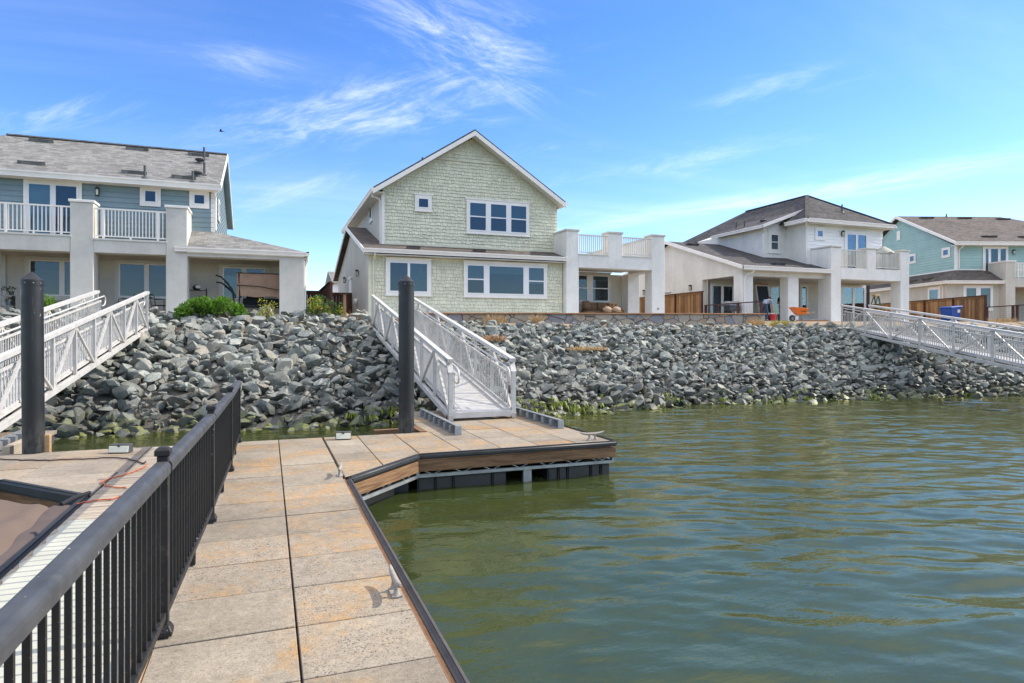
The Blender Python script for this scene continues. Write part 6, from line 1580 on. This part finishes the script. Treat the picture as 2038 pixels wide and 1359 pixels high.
def parasol():
    o = Vector((32.6, 27.0, 5.9)); T = thing('folded_parasol', o, 'folded white parasol on a dark pole standing on the white house balcony', 'parasol'); f = lambda p: o + Vector(p)
    MB(f).tube([(0, 0, -.1), (0, 0, 1.75)], .02, 8).build('pole', 'dark_grey', T)
    m = MB(f); n = 16; vs = []; fs = []
    for j, (r, z) in enumerate(((.5, .95), (.42, 1.05), (.22, 1.22), (.03, 1.34))):
        for k in range(n): a = 2 * math.pi * k / n; q = r * (1 + .18 * math.cos(8 * a)); vs.append((q * math.cos(a) + .08, q * math.sin(a), z - .1 * math.cos(a) * r))
    fs = [(j * n + k, j * n + (k + 1) % n, (j + 1) * n + (k + 1) % n, (j + 1) * n + k) for j in range(3) for k in range(n)]; m.add(vs, fs); m.build('canopy', 'white_cloth', T, smooth=True)
parasol()

# ---------------------------------------------------------------- things on the docks
def dock_light(x, y, rz, label, w=.26):
    o = Vector((x, y, DZ + .003)); c, s = math.cos(rz), math.sin(rz); T = thing('solar_dock_light', o, label, 'lamp', 'solar lamps on the docks')
    f = lambda p: o + Vector((p[0] * c - p[1] * s, p[0] * s + p[1] * c, p[2]))
    MB(f).prism([(-w / 2, -.07, 0), (-w / 2, .07, 0), (-w / 2, .055, .12), (-w / 2, -.045, .12)], (w, 0, 0)).build('housing', 'dark_grey', T, bev=.008)
    MB(f).prism([(-w / 2 + .01, -.078, .012), (-w / 2 + .01, -.066, .012), (-w / 2 + .01, -.045, .10), (-w / 2 + .01, -.056, .10)], (w - .02, 0, 0)).build('lens', 'lens_white', T, bev=.004)
    m = MB(f); m._ball((0, -.055, .105), .022, .018, .018, 10, 8); m.build('sensor', 'black_metal', T, smooth=True)
dock_light(1.12, 10.62, R(-8), 'small solar lamp on the concrete dock, left of the middle pile', .24); dock_light(-1.95, 10.5, R(-14), 'small solar lamp on the neighbouring dock, right of the left pile', .28)

def cord(label, px, mat, r=.006, z=DZ + .012):
    pts = [onz(x / 4.53, 860 + y / 4.53, z) for x, y in px]; q = []
    for i in range(len(pts) - 1):
        for k in range(5): q.append(pts[i].lerp(pts[i + 1], k / 5) + Vector((.008 * math.sin(i * 5 + k * 1.3), .02 * math.sin(i * 3 + k * 1.1), 0)))
    o = MB().tube(q + [pts[-1]], r, 6).build('extension_cord', mat, None, smooth=True, uv=False); tag(o, label, 'cord')
cord('dark extension cord running across the neighbouring dock to the left pile', [(-200, 225), (0, 240), (200, 252), (400, 252), (600, 246), (800, 240), (950, 228), (1150, 236), (1240, 262), (1290, 285), (1315, 265)], 'dark_cord', .009)
cord('orange extension cord looping over the plank walkway', [(1140, 505), (1060, 495), (960, 485), (910, 450), (960, 425), (1050, 402), (1180, 365), (1300, 315), (1320, 290)], 'orange_cord', .007)
cord('short orange cord by the corner of the boat slip', [(690, 650), (760, 628), (870, 615), (1000, 605), (1080, 578)], 'orange_cord', .007)

def white_mat():
    m = MB(); g = random.Random(2); nx, ny = 10, 60
    for j in range(ny + 1):
        y = 6.75 - 4.9 * j / ny
        for i in range(nx + 1):
            x = -1.66 + 1.0 * i / nx; e = .06 * math.sin(j * 1.7) * (i in (0, nx)) * .3
            m.v.append((x + e, y + .03 * math.sin(i * 1.9) * (j in (0,)), DZ + .010 + .006 * noise.noise(Vector((x * 3, y * 4, 0))) + .012 * max(0, noise.noise(Vector((x * 1.3 + 5, y * 1.1, 3)))) - .006 * (abs(((y + 2) / .145) % 1 - .0) < .12)))
    m.q = [(j * (nx + 1) + i, j * (nx + 1) + i + 1, (j + 1) * (nx + 1) + i + 1, (j + 1) * (nx + 1) + i) for j in range(ny) for i in range(nx)]
    o = m.build('white_sheet', 'white_cloth', None, smooth=True); tag(o, 'thin white sheet lying wrinkled along the plank walkway', 'sheet')
white_mat()
def boat():
    T = thing('covered_boat', (-3.0, 4.5, 0), 'moored boat under a tan canvas cover in the slip on the left', 'boat')
    x0, x1, y0, y1 = -4.3, -1.80, 0.5, 7.35
    prof = lambda y: 1 - .0 * y
    m = MB(); m.prism([(x0 + .1, y0, .45), (x1 - .06, y0, .45), (x1 - .06, y1 - .1, .45), (x0 + .1, y1 - .1, .45)], (0, 0, -.9)); m.build('hull', 'dark_grey', T, bev=.08, seg=2)
    nx, ny = 40, 70; m = MB()
    for j in range(ny + 1):
        for i in range(nx + 1):
            u, v = i / nx, j / ny; x = x0 + (x1 - x0) * u; y = y0 + (y1 - y0) * v
            e = min(u, 1 - u) * (x1 - x0); ev = (1 - v) * (y1 - y0)
            z = .60 + .07 * math.sin(math.pi * u) + .05 * noise.noise(Vector((x * 1.6, y * 1.2, 1))) + .03 * noise.noise(Vector((x * 5, y * 2.4, 4)))
            z += .05 * max(0, math.sin(x * 2.3 + y * 1.1)) ** 4 - .16 * max(0, 1 - e / .16) - .12 * max(0, 1 - ev / .2)
            m.v.append((x, y, z))
    m.q = [(j * (nx + 1) + i, j * (nx + 1) + i + 1, (j + 1) * (nx + 1) + i + 1, (j + 1) * (nx + 1) + i) for j in range(ny) for i in range(nx)]
    m.build('cover', 'tarp_tan', T, smooth=True)
    m = MB(); n = 60
    for j in range(n + 1):
        y = y0 + (y1 - y0) * j / n; w = .015 * math.sin(j * 1.3) + .01 * math.sin(j * .5)
        for dx, z in ((-.10, .555), (.03, .545), (.065 + w, .48), (.05 - w, .30)): m.v.append((x1 + dx - .02, y, z + .015 * math.sin(j * .9) * (z > .5)))
    m.q = [(j * 4 + i, j * 4 + i + 1, (j + 1) * 4 + i + 1, (j + 1) * 4 + i) for j in range(n) for i in range(3)]
    m.build('cover_skirt', 'tarp_dark', T, smooth=True)
    MB().tube([(x1 - .05, y1 - .05, .56), (x1 + .0, 7.6, .56), (-1.74, 7.85, DZ + .02)], .02, 6).build('mooring_line', 'cloth_black', T)
boat()

# ---------------------------------------------------------------- far things
T = thing('power_line', (0, 80, 3), 'overhead power line seen through the gap between the blue and green houses', 'power line')
for x in (-40, 60): MB().lathe((x, 80, 2.9), [(.16, 0), (.12, 8.5)], 10).build('pole', 'bark', T)
for z in (6.75, 7.05, 6.35): MB().tube([(-40, 80, z + .6)] + [(-40 + 100 * k / 12, 80, z + .6 - .6 * (1 - ((k - 6) / 6) ** 2)) for k in range(1, 12)] + [(60, 80, z + .6)], .022, 5).build('wire', 'dark_grey', T)
T = thing('street_lamp', (2.05, 45, 2.9), 'slim dark street lamp post rising behind the corner of the blue house', 'street lamp')
MB().lathe((2.05, 45, 2.9), [(.12, 0), (.12, .5), (.07, .55), (.06, 3.4)], 12).build('post', 'black_metal', T); MB().lathe((2.05, 45, 6.3), [(.10, 0), (.19, .3), (.21, .33), (.05, .52), (.01, .6)], 12).build('lantern', 'black_metal', T)
T = thing('distant_house', (9, 62, 3), 'pale house far behind, just visible beside the green house wall', 'house')
MB().box(5.6, 14, 60, 68, 2.9, 6.9).build('wall', 'siding_white', T); siding(5.55, 14, 2.9, 6.9, FRONT(59.98), .2).build('siding', 'siding_white', T); MB().prism([(5.3, 59.6, 6.9), (5.3, 64, 8.3), (5.3, 68.4, 6.9)], (9, 0, 0)).build('roof', 'roof_grey', T)
def bird():
    o = Vector((-1.87, 30, 10.82)); T = thing('bird', o, 'small dark bird flying in the sky above the blue house', 'bird'); f = lambda p: o + Vector(p)
    m = MB(f); m.tube([(-.09, 0, -.02), (-.05, 0, 0), (0, 0, .005), (.06, 0, .0), (.12, 0, -.01)], .02, 8, rr=[.004, .022, .028, .02, .004])
    for s_ in (-1, 1): m.add([(-.04, s_ * .02, .01), (.03, s_ * .02, .01), (.01, s_ * .10, .07), (-.04, s_ * .17, .03), (-.05, s_ * .09, .05)], [(0, 1, 2, 4), (4, 2, 3)])
    m.add([(.10, -.02, -.01), (.10, .02, -.01), (.17, .035, -.015), (.17, -.035, -.015)], [(0, 1, 2, 3)]); m.build('body', 'cloth_black', T, smooth=True)
bird()
